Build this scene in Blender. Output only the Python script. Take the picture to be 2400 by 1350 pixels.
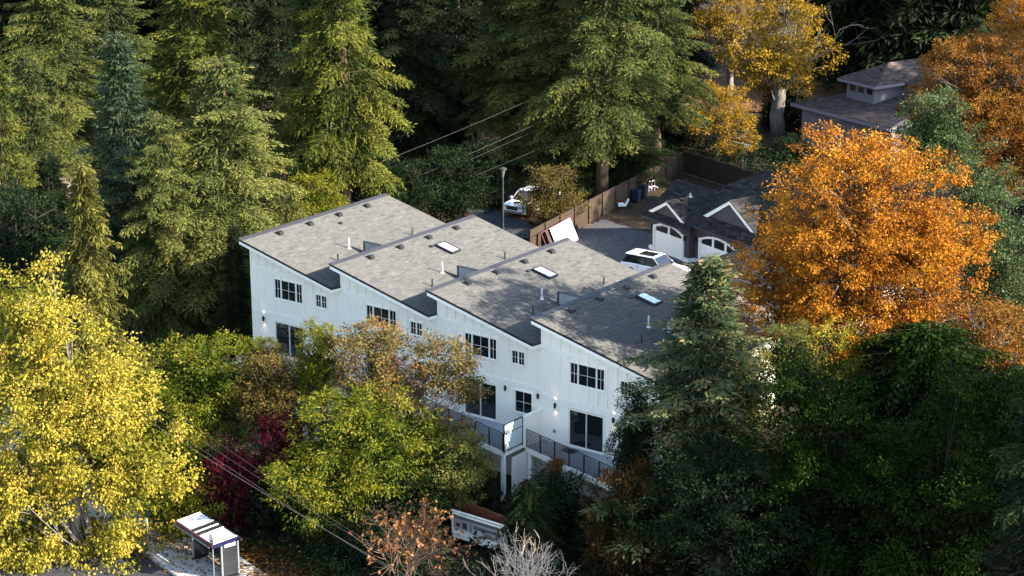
import bpy, bmesh, math, random
import numpy as np
from mathutils import Matrix, Vector
for o in list(bpy.data.objects): bpy.data.objects.remove(o)
SC = bpy.context.scene
COL = SC.collection
R = math.radians

# ------------------------------------------------------------------ camera
FPX, PITCH, YAW, ROLL = 4855.0, 0.294471, 0.643208, -0.002944
CAM = np.array([83.0239, -84.9461, 42.9444])
_fw = np.array([-math.sin(YAW)*math.cos(PITCH), math.cos(YAW)*math.cos(PITCH), -math.sin(PITCH)])
_rt = np.array([math.cos(YAW), math.sin(YAW), 0.0]); _up = np.cross(_rt, _fw)
_r2 = math.cos(ROLL)*_rt + math.sin(ROLL)*_up; _u2 = -math.sin(ROLL)*_rt + math.cos(ROLL)*_up
cd = bpy.data.cameras.new('camera'); cam = bpy.data.objects.new('camera', cd); COL.objects.link(cam)
cd.sensor_width = 36.0; cd.lens = FPX/2400*36.0; cd.clip_start = 1.0; cd.clip_end = 6000.0
M = Matrix(((_r2[0], _u2[0], -_fw[0], CAM[0]), (_r2[1], _u2[1], -_fw[1], CAM[1]), (_r2[2], _u2[2], -_fw[2], CAM[2]), (0, 0, 0, 1)))
cam.matrix_world = M
SC.camera = cam

# ------------------------------------------------------------------ light
SUN = np.array([0.8556, 0.2334, 0.4620]); SUN /= np.linalg.norm(SUN)
w = bpy.data.worlds.new('World'); SC.world = w; w.use_nodes = True
nt = w.node_tree; nt.nodes.clear()
sky = nt.nodes.new('ShaderNodeTexSky'); sky.sky_type = 'NISHITA'; sky.sun_disc = False
sky.sun_elevation = math.asin(SUN[2]); sky.sun_rotation = math.atan2(SUN[0], SUN[1])
sky.air_density = 1.0; sky.dust_density = 0.3; sky.ozone_density = 0.2
bg = nt.nodes.new('ShaderNodeBackground'); bg.inputs['Strength'].default_value = 0.14
ow = nt.nodes.new('ShaderNodeOutputWorld')
nt.links.new(sky.outputs[0], bg.inputs[0]); nt.links.new(bg.outputs[0], ow.inputs[0])
sd = bpy.data.lights.new('sun', 'SUN'); sd.energy = 4.5; sd.angle = R(0.53); sd.color = (1.0, 0.91, 0.79)
so = bpy.data.objects.new('sun', sd); COL.objects.link(so)
so.rotation_euler = Vector(SUN).to_track_quat('Z', 'Y').to_euler()
vs = SC.view_settings; vs.view_transform = 'Standard'; vs.look = 'None'; vs.gamma = 1.0; vs.use_curve_mapping = False
vs.exposure = 2.2
SC.display_settings.display_device = 'sRGB'
cy = SC.cycles; cy.max_bounces = 6; cy.diffuse_bounces = 3; cy.glossy_bounces = 3; cy.transmission_bounces = 4; cy.transparent_max_bounces = 6
cy.caustics_reflective = False; cy.caustics_refractive = False

# ------------------------------------------------------------------ helpers
def at(px, py, s):
    d = _fw*FPX + _r2*(px-1200) - _u2*(py-675)
    return CAM + d/s
def on_z(px, py, z):
    d = _fw*FPX + _r2*(px-1200) - _u2*(py-675)
    return CAM + d*((z-CAM[2])/d[2])
def sstep(t): t = np.clip(t, 0, 1); return t*t*(3-2*t)
def gz(x, y):
    return 2.7*sstep((np.asarray(y, float)-0.5)/11.0) + 0.012*np.maximum(np.asarray(y, float)-45, 0)
def tag(o, label=None, cat=None, group=None, kind=None):
    if label: o['label'] = label
    if cat: o['category'] = cat
    if group: o['group'] = group
    if kind: o['kind'] = kind
    return o
def empty(name, loc=(0, 0, 0), rz=0, parent=None, **k):
    o = bpy.data.objects.new(name, None); COL.objects.link(o); o.empty_display_size = 0.3
    o.location = loc; o.rotation_euler = (0, 0, rz); o.parent = parent
    return tag(o, **k)
def link(name, me, mat=None, parent=None, loc=(0, 0, 0), rot=(0, 0, 0), scale=(1, 1, 1), **k):
    o = bpy.data.objects.new(name, me); COL.objects.link(o)
    o.location = loc; o.rotation_euler = rot; o.scale = scale; o.parent = parent
    if mat is not None:
        if not me.materials: me.materials.append(mat)
        elif me.materials[0] is not mat:
            o.material_slots[0].link = 'OBJECT'; o.material_slots[0].material = mat
    return tag(o, **k)
def np_mesh(name, V, F, tint=None, smooth=False):
    """V (n,3), F (m,k) with constant k"""
    me = bpy.data.meshes.new(name); V = np.ascontiguousarray(V, np.float32); F = np.ascontiguousarray(F, np.int32)
    m, k = F.shape
    me.vertices.add(len(V)); me.vertices.foreach_set('co', V.ravel())
    me.loops.add(m*k); me.loops.foreach_set('vertex_index', F.ravel())
    me.polygons.add(m); me.polygons.foreach_set('loop_start', np.arange(0, m*k, k, dtype=np.int32))
    me.polygons.foreach_set('loop_total', np.full(m, k, np.int32))
    if smooth: me.polygons.foreach_set('use_smooth', np.ones(m, bool))
    me.update(calc_edges=True)
    if tint is not None:
        a = me.attributes.new('tint', 'FLOAT', 'POINT'); a.data.foreach_set('value', np.ascontiguousarray(tint, np.float32))
    return me
class MB:
    def __init__(s): s.v = []; s.f = []
    def poly(s, pts):
        n = len(s.v); s.v += [tuple(p) for p in pts]; s.f.append(tuple(range(n, n+len(pts))))
    def box(s, x0, x1, y0, y1, z0, z1):
        n = len(s.v)
        s.v += [(x0, y0, z0), (x1, y0, z0), (x1, y1, z0), (x0, y1, z0), (x0, y0, z1), (x1, y0, z1), (x1, y1, z1), (x0, y1, z1)]
        s.f += [tuple(n+i for i in q) for q in ((0, 3, 2, 1), (4, 5, 6, 7), (0, 1, 5, 4), (1, 2, 6, 5), (2, 3, 7, 6), (3, 0, 4, 7))]
    def prism(s, pts, d):
        """pts closed polygon (3D list), extruded by vector d"""
        n = len(s.v); k = len(pts); d = np.array(d, float)
        s.v += [tuple(map(float, p)) for p in pts] + [tuple(np.array(p, float)+d) for p in pts]
        s.f.append(tuple(n+i for i in range(k))); s.f.append(tuple(n+k+i for i in reversed(range(k))))
        for i in range(k): j = (i+1) % k; s.f.append((n+i, n+k+i, n+k+j, n+j))
    def tube(s, pts, rad, sides=6, cap=True):
        pts = [np.array(p, float) for p in pts]; rad = rad if hasattr(rad, '__len__') else [rad]*len(pts)
        n = len(s.v)
        for i, p in enumerate(pts):
            t = pts[min(i+1, len(pts)-1)]-pts[max(i-1, 0)]; t = t/(np.linalg.norm(t)+1e-9)
            a = np.cross(t, (0, 0, 1.0)) if abs(t[2]) < .9 else np.cross(t, (1.0, 0, 0)); a /= np.linalg.norm(a); b = np.cross(t, a)
            for j in range(sides):
                an = 2*math.pi*j/sides; s.v.append(tuple(p+rad[i]*(math.cos(an)*a+math.sin(an)*b)))
        for i in range(len(pts)-1):
            for j in range(sides):
                q = (j+1) % sides; s.f.append((n+i*sides+j, n+i*sides+q, n+(i+1)*sides+q, n+(i+1)*sides+j))
        if cap:
            s.f.append(tuple(n+j for j in reversed(range(sides)))); s.f.append(tuple(n+(len(pts)-1)*sides+j for j in range(sides)))
    def lathe(s, prof, sides=16, axis='z', c=(0, 0, 0)):
        n = len(s.v); c = np.array(c, float)
        for r_, h in prof:
            for j in range(sides):
                an = 2*math.pi*j/sides; p = (r_*math.cos(an), r_*math.sin(an), h)
                if axis == 'y': p = (p[0], p[2], p[1])
                if axis == 'x': p = (p[2], p[0], p[1])
                s.v.append(tuple(c+np.array(p)))
        for i in range(len(prof)-1):
            for j in range(sides):
                q = (j+1) % sides; s.f.append((n+i*sides+j, n+i*sides+q, n+(i+1)*sides+q, n+(i+1)*sides+j))
        s.f.append(tuple(n+j for j in reversed(range(sides)))); s.f.append(tuple(n+(len(prof)-1)*sides+j for j in range(sides)))
    def mesh(s, name='m', smooth=False, fix=True):
        me = bpy.data.meshes.new(name); me.from_pydata(s.v, [], s.f)
        if fix:
            bm = bmesh.new(); bm.from_mesh(me); bmesh.ops.recalc_face_normals(bm, faces=bm.faces); bm.to_mesh(me); bm.free()
        if smooth: me.polygons.foreach_set('use_smooth', [True]*len(me.polygons))
        me.update(); return me
    def build(s, name, mat, parent=None, loc=(0, 0, 0), rot=(0, 0, 0), smooth=False, bevel=0, **k):
        o = link(name, s.mesh(name, smooth), mat, parent, loc, rot, **k)
        if bevel:
            b = o.modifiers.new('bevel', 'BEVEL'); b.width = bevel; b.segments = 2; b.limit_method = 'ANGLE'; b.angle_limit = R(35)
        return o
_boxes = {}
def boxo(name, mat, parent, x0, x1, y0, y1, z0, z1, **k):
    """box part with its own object, mesh data shared between boxes of equal size"""
    key = (round(x1-x0, 3), round(y1-y0, 3), round(z1-z0, 3), mat.name)
    if key not in _boxes:
        b = MB(); b.box(0, x1-x0, 0, y1-y0, 0, z1-z0); me = b.mesh(name); me.materials.append(mat); _boxes[key] = me
    return link(name, _boxes[key], None, parent, (x0, y0, z0), **k)

# ------------------------------------------------------------------ materials
def mat(name, col, rough=0.7, var=0.0, scale=3.0, metal=0.0, spec=0.3, bump=0.0, col2=None, detail=4.0, stretch=(1, 1, 1), emit=None):
    m = bpy.data.materials.new(name); m.use_nodes = True; n = m.node_tree; b = n.nodes['Principled BSDF']
    b.inputs['Base Color'].default_value = (*col, 1); b.inputs['Roughness'].default_value = rough
    b.inputs['Metallic'].default_value = metal; b.inputs['Specular IOR Level'].default_value = spec
    if var or col2 or bump:
        tc = n.nodes.new('ShaderNodeTexCoord'); mp = n.nodes.new('ShaderNodeMapping'); mp.inputs['Scale'].default_value = stretch
        n.links.new(tc.outputs['Object'], mp.inputs[0])
        nz = n.nodes.new('ShaderNodeTexNoise'); nz.inputs['Scale'].default_value = scale; nz.inputs['Detail'].default_value = detail; nz.inputs['Roughness'].default_value = .65
        n.links.new(mp.outputs[0], nz.inputs['Vector'])
        if var or col2:
            rp = n.nodes.new('ShaderNodeValToRGB'); c2 = col2 or tuple(min(1, c*(1+var)) for c in col); c1 = col if col2 else tuple(c*(1-var) for c in col)
            rp.color_ramp.elements[0].position = .32; rp.color_ramp.elements[1].position = .68
            rp.color_ramp.elements[0].color = (*c1, 1); rp.color_ramp.elements[1].color = (*c2, 1)
            n.links.new(nz.outputs['Fac'], rp.inputs[0]); n.links.new(rp.outputs[0], b.inputs['Base Color'])
        if bump:
            bp = n.nodes.new('ShaderNodeBump'); bp.inputs['Strength'].default_value = bump; bp.inputs['Distance'].default_value = .03
            n.links.new(nz.outputs['Fac'], bp.inputs['Height']); n.links.new(bp.outputs[0], b.inputs['Normal'])
    if emit:
        b.inputs['Emission Color'].default_value = (*emit[:3], 1); b.inputs['Emission Strength'].default_value = emit[3]
    return m
def ramp_mat(name, cols, rough=.6, trans=0.0, spec=.07, objvar=.12):
    """colour from the per-piece 'tint' value; cols = [(pos,(r,g,b)), ...]"""
    m = bpy.data.materials.new(name); m.use_nodes = True; n = m.node_tree; b = n.nodes['Principled BSDF']
    a = n.nodes.new('ShaderNodeAttribute'); a.attribute_name = 'tint'
    oi = n.nodes.new('ShaderNodeObjectInfo')
    ma = n.nodes.new('ShaderNodeMath'); ma.operation = 'MULTIPLY_ADD'; ma.inputs[1].default_value = objvar; ma.inputs[2].default_value = -objvar/2
    n.links.new(oi.outputs['Random'], ma.inputs[0])
    ad = n.nodes.new('ShaderNodeMath'); ad.operation = 'ADD'; n.links.new(a.outputs['Fac'], ad.inputs[0]); n.links.new(ma.outputs[0], ad.inputs[1])
    rp = n.nodes.new('ShaderNodeValToRGB'); e = rp.color_ramp.elements
    while len(e) < len(cols): e.new(.5)
    for el, (p, c) in zip(e, cols): el.position = p; el.color = (*c, 1)
    n.links.new(ad.outputs[0], rp.inputs[0]); n.links.new(rp.outputs[0], b.inputs['Base Color'])
    b.inputs['Roughness'].default_value = rough; b.inputs['Specular IOR Level'].default_value = spec
    if trans:
        out = n.nodes['Material Output']; t = n.nodes.new('ShaderNodeBsdfTranslucent'); mx = n.nodes.new('ShaderNodeMixShader'); mx.inputs[0].default_value = trans
        n.links.new(rp.outputs[0], t.inputs[0]); n.links.new(b.outputs[0], mx.inputs[1]); n.links.new(t.outputs[0], mx.inputs[2]); n.links.new(mx.outputs[0], out.inputs[0])
    return m
W_ = mat('white_paint', (.95, .875, .755), .55, var=.045, scale=1.6, stretch=(1, 1, .25))
WT = mat('white_trim', (.95, .885, .78), .45)
BLK = mat('black_metal', (.012, .012, .013), .45)
DKG = mat('dark_flashing', (.035, .034, .038), .6, var=.25, scale=6)
VENT = mat('vent_plastic', (.02, .019, .019), .5)
PIPEW = mat('white_pipe', (.5, .48, .46), .4)
GLASS = mat('window_glass', (.010, .013, .014), .03, spec=1.0)
SKYG = mat('skylight_glass', (.55, .62, .62), .08, spec=.7)
SHIN = ramp_mat('roof_shingle', [(0, (0.0614, 0.0605, 0.0572)), (.35, (0.0825, 0.0810, 0.0754)), (.7, (0.0948, 0.0921, 0.0842)), (1, (0.1141, 0.1108, 0.1008))], .95, spec=.03, objvar=0)
SHIND = ramp_mat('dark_roof_shingle', [(0, (.016, .015, .014)), (.5, (.030, .028, .026)), (1, (.055, .051, .047))], .95, spec=.03, objvar=0)
SHINB = ramp_mat('brown_roof_shingle', [(0, (0.0434, 0.0341, 0.0298)), (.5, (0.0744, 0.0589, 0.0527)), (1, (0.1178, 0.0930, 0.0806))], .95, spec=.03, objvar=0)
DECKM = mat('deck_membrane', (.33, .34, .36), .6, var=.08, scale=2)
CONC = mat('pale_concrete', (.40, .39, .37), .85, var=.14, scale=1.1, bump=.1)
ASPH = mat('asphalt', (.035, .036, .04), .85, var=.3, scale=2.5)
SOIL = mat('leafy_soil', (.016, .013, .008), .95, scale=.35, col2=(.045, .026, .012), detail=9, bump=.4)
BARK = mat('brown_bark', (.075, .048, .032), .9, var=.45, scale=4, stretch=(1, 1, .18), bump=.8)
BARKG = mat('grey_bark', (.16, .14, .12), .9, var=.35, scale=4, stretch=(1, 1, .25), bump=.6)
BARKD = mat('shaded_dark_bark', (.022, .017, .012), .9, var=.3, scale=4)  # bark darkened in colour so limbs sink into the evergreens' shade
BARKP = mat('pale_twig_bark', (.50, .40, .31), .8, var=.25, scale=5)
BARKR = mat('peeling_red_bark', (.30, .12, .07), .7, var=.4, scale=4, stretch=(1, 1, .3))
CEDARW = mat('cedar_plank', (.045, .028, .017), .75, var=.35, scale=5, stretch=(1, 1, .15), bump=.2)
REDW = mat('stained_red_plank', (.14, .04, .018), .7, var=.3, scale=5, stretch=(1, 1, .15))
TAUPE = mat('taupe_stucco', (.075, .063, .058), .85, var=.08, scale=8)
LAV = mat('lavender_siding', (.16, .145, .165), .7, var=.05, scale=2)
LAVT = mat('lavender_trim', (.20, .18, .20), .6)
CARW = mat('white_car_paint', (.78, .78, .78), .18, spec=.6)
TYRE = mat('tyre_rubber', (.012, .012, .013), .8)
RIMM = mat('dark_rim', (.06, .06, .065), .35, metal=.8)
CHROME = mat('bright_metal', (.55, .55, .56), .25, metal=.9)
REDL = mat('red_lens', (.18, .01, .015), .15)
HEADL = mat('head_lens', (.35, .36, .38), .1)
GREYM = mat('galvanised_metal', (.28, .29, .31), .4, metal=.6, var=.1)
SMOKE = mat('smoked_panel', (.02, .021, .023), .15, spec=.5)
FROST = mat('frosted_glass', (.56, .63, .61), .35, spec=.5)
NAVY = mat('navy_fascia', (.008, .010, .045), .35)
MAROON = mat('maroon_rail', (.10, .03, .045), .4)
WIRE = mat('grey_wire', (.07, .06, .055), .5)
BINM = mat('dark_blue_bin', (.012, .018, .035), .5)
ORNG = mat('orange_bench', (.55, .16, .02), .5)

# ------------------------------------------------------------------ ground, roads
def sheet_grid():
    xs = np.concatenate([np.linspace(-2200, -180, 7), np.arange(-168, 132, 3.0), np.linspace(150, 2200, 7)])
    ys = np.concatenate([np.linspace(-2200, -70, 6), np.arange(-60, 240, 3.0), np.linspace(260, 3000, 7)])
    X, Y = np.meshgrid(xs, ys, indexing='ij'); rg = np.random.default_rng(1)
    Z = gz(X, np.minimum(Y, 240)) + rg.normal(0, .03, X.shape)
    V = np.stack([X, Y, Z-.06], -1).reshape(-1, 3); ny = len(ys)
    I = np.arange((len(xs)-1)*ny).reshape(-1, ny)[:, :-1].ravel()
    return np_mesh('ground', V, np.stack([I, I+ny, I+ny+1, I+1], 1), smooth=True)
link('ground', sheet_grid(), SOIL, kind='structure')
def ribbon(name, pts, wd, z, m, kind='structure', thick=.0):
    b = MB(); P = [np.array(p, float) for p in pts]; L = []
    for i, p in enumerate(P):
        t = P[min(i+1, len(P)-1)]-P[max(i-1, 0)]; t /= np.linalg.norm(t); q = np.array([-t[1], t[0]])
        L.append((p+q*wd/2, p-q*wd/2))
    for i in range(len(L)-1):
        a, b2 = L[i]; c, d = L[i+1]; zz = lambda v: float(gz(v[0], v[1]))+z
        b.poly([(*a, zz(a)), (*b2, zz(b2)), (*d, zz(d)), (*c, zz(c))])
    return b.build(name, m, kind=kind)
S1 = np.array([.9595, -.2817]); S2 = np.array([.2817, .9595])           # along / across the street
K0 = np.array([10.4, -19.35])                                            # a point of the kerb line
ribbon('road', [K0+S1*t-S2*4.4 for t in (-90, -40, 0, 40, 90)], 8.4, .05, ASPH)
ribbon('lane', [(-4.5, 30.2), (-9.0, 34.5), (-10.5, 40), (-11.5, 50), (-14, 62), (-22, 80)], 6.0, .05, ASPH)
ribbon('side_road', [(-48, 14), (-58, 28), (-72, 44), (-98, 62), (-140, 80)], 10.0, .05, ASPH)
SAND = mat('dry_bare_ground', (.30, .20, .14), .95, var=.2, scale=.6)
LITTER = mat('orange_leaf_litter', (.07, .03, .012), .95, scale=1.5, col2=(.19, .085, .03), detail=8)
b = MB()
for px, py, wx, wy in ((40, 430, 7, 5), (20, 480, 5, 4)):
    p = on_z(px, py, 2.75); 
    b.poly([(p[0]+wx*math.cos(a)*(1+.2*math.sin(3*a)), p[1]+wy*math.sin(a), float(gz(p[0]+wx*math.cos(a), p[1]+wy*math.sin(a)))+.05) for a in np.linspace(0, 2*math.pi, 20)[:-1]])
b.build('bare_ground', SAND, kind='structure')
b = MB()
for px, py, wx, wy, z in ((1670, 190, 16, 9, 3.9), (1030, 512, 3.2, 2.6, 2.7), (1270, 512, 4, 1.6, 2.7), (110, 205, 5, 3.5, 2.9)):
    p = on_z(px, py, z)
    b.poly([(p[0]+wx*math.cos(a)*(1+.15*math.sin(3*a+px)), p[1]+wy*math.sin(a)*(1+.15*math.cos(2*a+px)), float(gz(p[0], p[1]+wy*math.sin(a)))+.056) for a in np.linspace(0, 2*math.pi, 28)[:-1]])
b.build('leaf_litter_ground', LITTER, kind='structure')
# sidewalk of separate slabs, with kerb
swk = MB(); swk.prism([(*(K0+S1*t+S2*v), -.02) for t, v in ((-40, .16), (45, .16), (45, 3.6), (-40, 3.6))], (0, 0, .08))
SW = swk.build('sidewalk', CONC, kind='structure')
slab_me = {}
for i in range(-14, 16):
    for j in range(2):
        a = K0+S1*(i*1.7+.01)+S2*(.18+j*1.7+.01)
        if 0 not in slab_me: bb = MB(); bb.box(0, 1.68, 0, 1.68, 0, .05); slab_me[0] = bb.mesh('slab'); slab_me[0].materials.append(CONC)
        link('slab', slab_me[0], None, SW, (a[0], a[1], .061+.004*((i*7+j*3) % 3)), (0, 0, math.atan2(S1[1], S1[0])))
kb = MB(); kb.prism([(*(K0+S1*t+S2*v), -.1) for t, v in ((-40, 0), (45, 0), (45, .155), (-40, .155))], (0, 0, .22)); kb.build('kerb', CONC, kind='structure')

# ------------------------------------------------------------------ shingles
def shingle_mesh(name, poly_fn, U, V, row, tab, seed):
    """rows of overlapping tabs over a rectangle (u down the slope, v across). poly_fn(u,v,h)->xyz arrays"""
    rg = np.random.default_rng(seed); vs_, ts = [], []
    nr = int(math.ceil(U/row))
    for i in range(nr):
        u0, u1 = i*row, min((i+1)*row, U); v = -rg.uniform(0, tab)
        while v < V:
            wv = tab*rg.uniform(.6, 1.4); a, c = max(v, 0), min(v+wv, V); v += wv
            if c-a < .02: continue
            t = np.clip(rg.normal(.5, .19), 0, 1); h = rg.uniform(.012, .022); jit = rg.uniform(-.012, .012) if 0 < i < nr-1 else 0
            vs_.append([(u0, a+.004, .002), (u0, c-.004, .002), (u1+jit, c-.004, h), (u1+jit, a+.004, h), (u1+jit, c-.004, .0), (u1+jit, a+.004, .0)]); ts.append(t)
    A = np.array(vs_); X = poly_fn(A[..., 0], A[..., 1], A[..., 2]).reshape(-1, 3)
    n = len(A); I = np.arange(n)[:, None]*6
    F = np.concatenate([I+np.array([[0, 1, 2, 3]]), I+np.array([[3, 2, 4, 5]])])
    return np_mesh(name, X, F, tint=np.repeat(ts, 6))

# ------------------------------------------------------------------ townhouses
WD, DROP, M_ = 7.1, .288, .2413
ZF, OX, OY, RD = 10.42, .196, .715, 13.38
def rz(x): return ZF - M_*(x+OX)
ca = math.atan(M_)
def cells(x0, x1, z0, ztop, holes):
    """split a wall skin into quads around openings; ztop(x) upper outline"""
    xs = sorted({x0, x1, *[h[0] for h in holes], *[h[1] for h in holes]}); xs = [x for x in xs if x0 <= x <= x1]; out = []
    for a, c in zip(xs, xs[1:]):
        hs = sorted([h for h in holes if h[0] <= a+1e-6 and h[1] >= c-1e-6], key=lambda h: h[2]); z = z0
        for h in hs:
            if h[2] > z: out.append((a, c, z, z, h[2], h[2]))
            z = h[3]
        out.append((a, c, z, z, ztop(a), ztop(c)))
    return out
def window(parent, x0, x1, z0, z1, sashes, name='window', fw_=.035, grid=True, y=0.0):
    """sashes: list of (x0,x1,ncols,nrows)"""
    f = MB()
    for a, c, d, e in ((x0-.05, x1+.05, z0-.07, z0), (x0-.05, x1+.05, z1, z1+.05), (x0-.05, x0, z0, z1), (x1, x1+.05, z0, z1)): f.box(a, c, y-.035, y+.10, d, e)
    w_ = f.build(name, WT, parent)
    for (a, c, nc, nr) in sashes:
        g = MB()
        for p, q, d, e in ((a, c, z0, z0+fw_), (a, c, z1-fw_, z1), (a, a+fw_, z0+fw_, z1-fw_), (c-fw_, c, z0+fw_, z1-fw_)): g.box(p, q, y+.01, y+.09, d, e)
        for i in range(1, nc): xx = a+fw_+(c-a-2*fw_)*i/nc; g.box(xx-.007, xx+.007, y+.03, y+.07, z0+fw_, z1-fw_)
        for i in range(1, nr): zz = z0+fw_+(z1-z0-2*fw_)*i/nr; g.box(a+fw_, c-fw_, y+.033, y+.067, zz-.007, zz+.007)
        g.build('sash', WT, w_)
        boxo('pane', GLASS, w_, a+fw_*.5, c-fw_*.5, y+.052, y+.060, z0+fw_*.5, z1-fw_*.5)
    return w_
TH_LABEL = ['white townhouse at the far left of the row, roof without a skylight',
            'white townhouse second from the left, sunny roof with one skylight',
            'white townhouse third from the left, tree shadow across half its roof',
            'white townhouse at the right end of the row, roof in dappled shade']
_shin = {}
def townhouse(k):
    last = k == 3; xe = 7.1 if not last else 7.75; xr = 7.02 if not last else 8.55
    T = empty('townhouse', (k*WD, 0, -k*DROP), label=TH_LABEL[k], cat='townhouse', group='white townhouses in a stepped row')
    # core walls
    b = MB(); base = -1.2+k*DROP
    b.prism([(0.02, .125, base), (xe-.02, .125, base), (xe-.02, .125, rz(xe)-.3), (.02, .125, rz(0)-.3)], (0, 11.7, 0)); b.build('wall', W_, T)
    # roof slab (white fascia) + black drip edge
    def slab(lo, hi, x0, x1, y0, y1, clip):
        p = [(x0, y0, rz(x0)+lo), (x1, y0 if not clip else y0, rz(x1)+lo)]
        if clip: p += [(7.1, 0.0, rz(7.1)+lo)]
        p += [(7.1 if clip else x1, y1, rz(7.1 if clip else x1)+lo), (x0, y1, rz(x0)+lo)]
        q = MB(); q.prism(p, (0, 0, hi-lo)); return q
    rf = slab(-.30, -.105, -OX+.03, xr-.02, -OY+.02, RD-OY-.02, not last).build('roof', WT, T)
    slab(-.105, -.004, -OX, xr, -OY, RD-OY, not last).build('drip_edge', BLK, rf)
    U = (xr+OX-.27)/math.cos(ca)
    if xr not in _shin:
        _shin[xr] = shingle_mesh('shingles', lambda u, v, h: np.stack([-OX+.27+u*math.cos(ca)+h*math.sin(ca), -OY+.03+v, rz(-OX+.27+u*math.cos(ca))+h*math.cos(ca)], -1), U-.02, RD-.06, .150, .36, 5)
    link('shingles', _shin[xr], SHIN, rf, kind='stuff')
    b = MB(); b.prism([(-OX-.02, -OY-.01, rz(-OX-.02)-.06), (-OX+.26, -OY-.01, rz(-OX+.26)-.02), (-OX+.26, -OY-.01, rz(-OX+.26)+.022), (-OX-.02, -OY-.01, rz(-OX-.02)+.03)], (0, RD+.02, 0)); b.build('ridge_cap', DKG, rf)
    # front skin: board and batten above, lap boards below
    WIN = (1.88, 4.09, 7.01, 8.205); SM = (5.11, 5.975, 7.06, 7.834)
    b = MB()
    for a, c, z0, z0b, z1, z1b in cells(0, xe, 6.06, lambda x: rz(x)-.31, [WIN, SM]): b.prism([(a, .03, z0), (c, .03, z0b), (c, .03, z1b), (a, .03, z1)], (0, .093, 0))
    b.build('wall_panel', W_, T)
    x = .05
    boxo('corner_board', WT, T, -.012, .10, -.012, .128, base, rz(0)-.32); boxo('corner_board', WT, T, xe-.10, xe+.012, -.012 if last else .0, .128, base, rz(xe)-.32)
    for i in range(1, int(xe/.61)+1):
        x = i*.61
        if x > xe-.15: break
        zt = rz(x)-.33
        if zt > 8.74: boxo('batten', W_, T, x-.03, x+.03, -.018, .03, 8.715, round(zt, 2))
        segs = [(6.06, min(8.46, zt))]
        for h in (WIN, SM):
            if h[0]-.06 < x < h[1]+.06: segs = [(6.06, h[2]-.09), (h[3]+.07, min(8.46, zt))]
        for z0, z1 in segs:
            if z1-z0 > .12: boxo('batten', W_, T, x-.03, x+.03, -.018, .03, z0, round(z1, 2))
    xa = min(xe-.1, (ZF-.36-8.72)/M_-OX)
    b = MB(); b.prism([(.1, -.003, 8.47), (min(xe-.1, xa+.9), -.003, 8.47), (xa, -.003, 8.70), (.1, -.003, 8.70)], (0, .035, 0)); b.build('belt_board', WT, T)
    boxo('belt_board', WT, T, .1, xe-.1, -.006, .128, 5.82, 6.06)
    DOOR = (1.83, 4.05, 3.50, 5.54); W3 = (5.31, 6.48, 4.34, 5.59)
    z = 5.815
    while z > base+.05:
        z0 = max(z-.185, base); segs = [(.1, xe-.1)]
        for h in (DOOR, W3):
            if z0 < h[3] and z > h[2]:
                segs = [q for a, c in segs for q in ((a, min(c, h[0]-.05)), (max(a, h[1]+.05), c)) if q[1]-q[0] > .05]
        for a, c in segs:
            key = ('lap', round(c-a, 2), round(z-z0, 3))
            if key not in _boxes:
                q = MB(); q.prism([(0, .128, 0), (0, .012, 0), (0, .030, z-z0), (0, .128, z-z0)], (c-a, 0, 0)); _boxes[key] = q.mesh('siding_board'); _boxes[key].materials.append(W_)
            link('siding_board', _boxes[key], None, T, (a, 0, z0))
        z -= .185
    # east gable end boards on the last unit (sunlit)
    if last:
        z = rz(xe)-.35
        while z > base+.1:
            z0 = max(z-.185, base); q = MB()
            key = ('lapE', round(z-z0, 3))
            if key not in _boxes:
                q.prism([(0, 0, 0), (.035, 0, 0), (.012, 0, z-z0), (0, 0, z-z0)], (0, 11.6, 0)); _boxes[key] = q.mesh('siding_board'); _boxes[key].materials.append(W_)
            link('siding_board', _boxes[key], None, T, (xe-.02, .14, z0)); z -= .185
    window(T, *WIN, [(1.88, 2.38, 2, 2), (2.40, 3.56, 2, 2), (3.58, 4.09, 2, 2)])
    window(T, *SM, [(5.11, 5.54, 2, 2), (5.545, 5.975, 2, 2)])
    window(T, *W3, [(5.31, 6.48, 2, 2)])
    window(T, *DOOR, [(1.83, 2.95, 1, 1), (2.93, 4.05, 1, 1)], name='sliding_door', fw_=.04)
    # wall lamps
    for x, lit in ((.95, k in (0, 3)), (4.72, k == 3), (6.92, False)):
        if x > 6 and last: continue
        q = MB(); q.lathe([(.055, 0), (.062, .01), (.062, .27), (.055, .28)], 12, c=(0, 0, 0)); q.box(-.03, .03, .05, .12, .09, .19)
        L = q.build('wall_lamp', BLK, T, (x, -.085, 5.43))
        if lit:
            for dz, rx in ((.33, math.pi), (-.05, 0)):
                ld = bpy.data.lights.new('lamp_glow', 'SPOT'); ld.energy = 1.6; ld.spot_size = R(75); ld.spot_blend = .6; ld.color = (1, .72, .45); ld.shadow_soft_size = .03
                lo = bpy.data.objects.new('lamp_glow', ld); COL.objects.link(lo); lo.parent = L; lo.location = (0, 0, dz); lo.rotation_euler = (rx, 0, 0)
    q = MB(); q.box(0, .13, -.06, .03, 0, .16); q.box(.03, .10, -.10, -.06, .03, .10); q.build('dryer_vent', GREYM, T, (.82, 0, 4.0))
    # roof fittings
    n = np.array([math.sin(ca), 0, math.cos(ca)])
    def onroof(x, y, h=0): return (x+h*n[0], y, rz(x)+h*n[2])
    for y in (2.03, 4.7, 7.35, 10.0):
        q = MB(); q.box(-.24, .24, -.21, .21, 0, .03); q.prism([(-.17, -.16, .03), (.2, -.19, .03), (.17, -.15, .17), (-.12, -.13, .15)], (0, .32, 0)); q.build('roof_vent', VENT, T, onroof(.52, y, .012), (0, ca, 0), bevel=.03)
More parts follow.
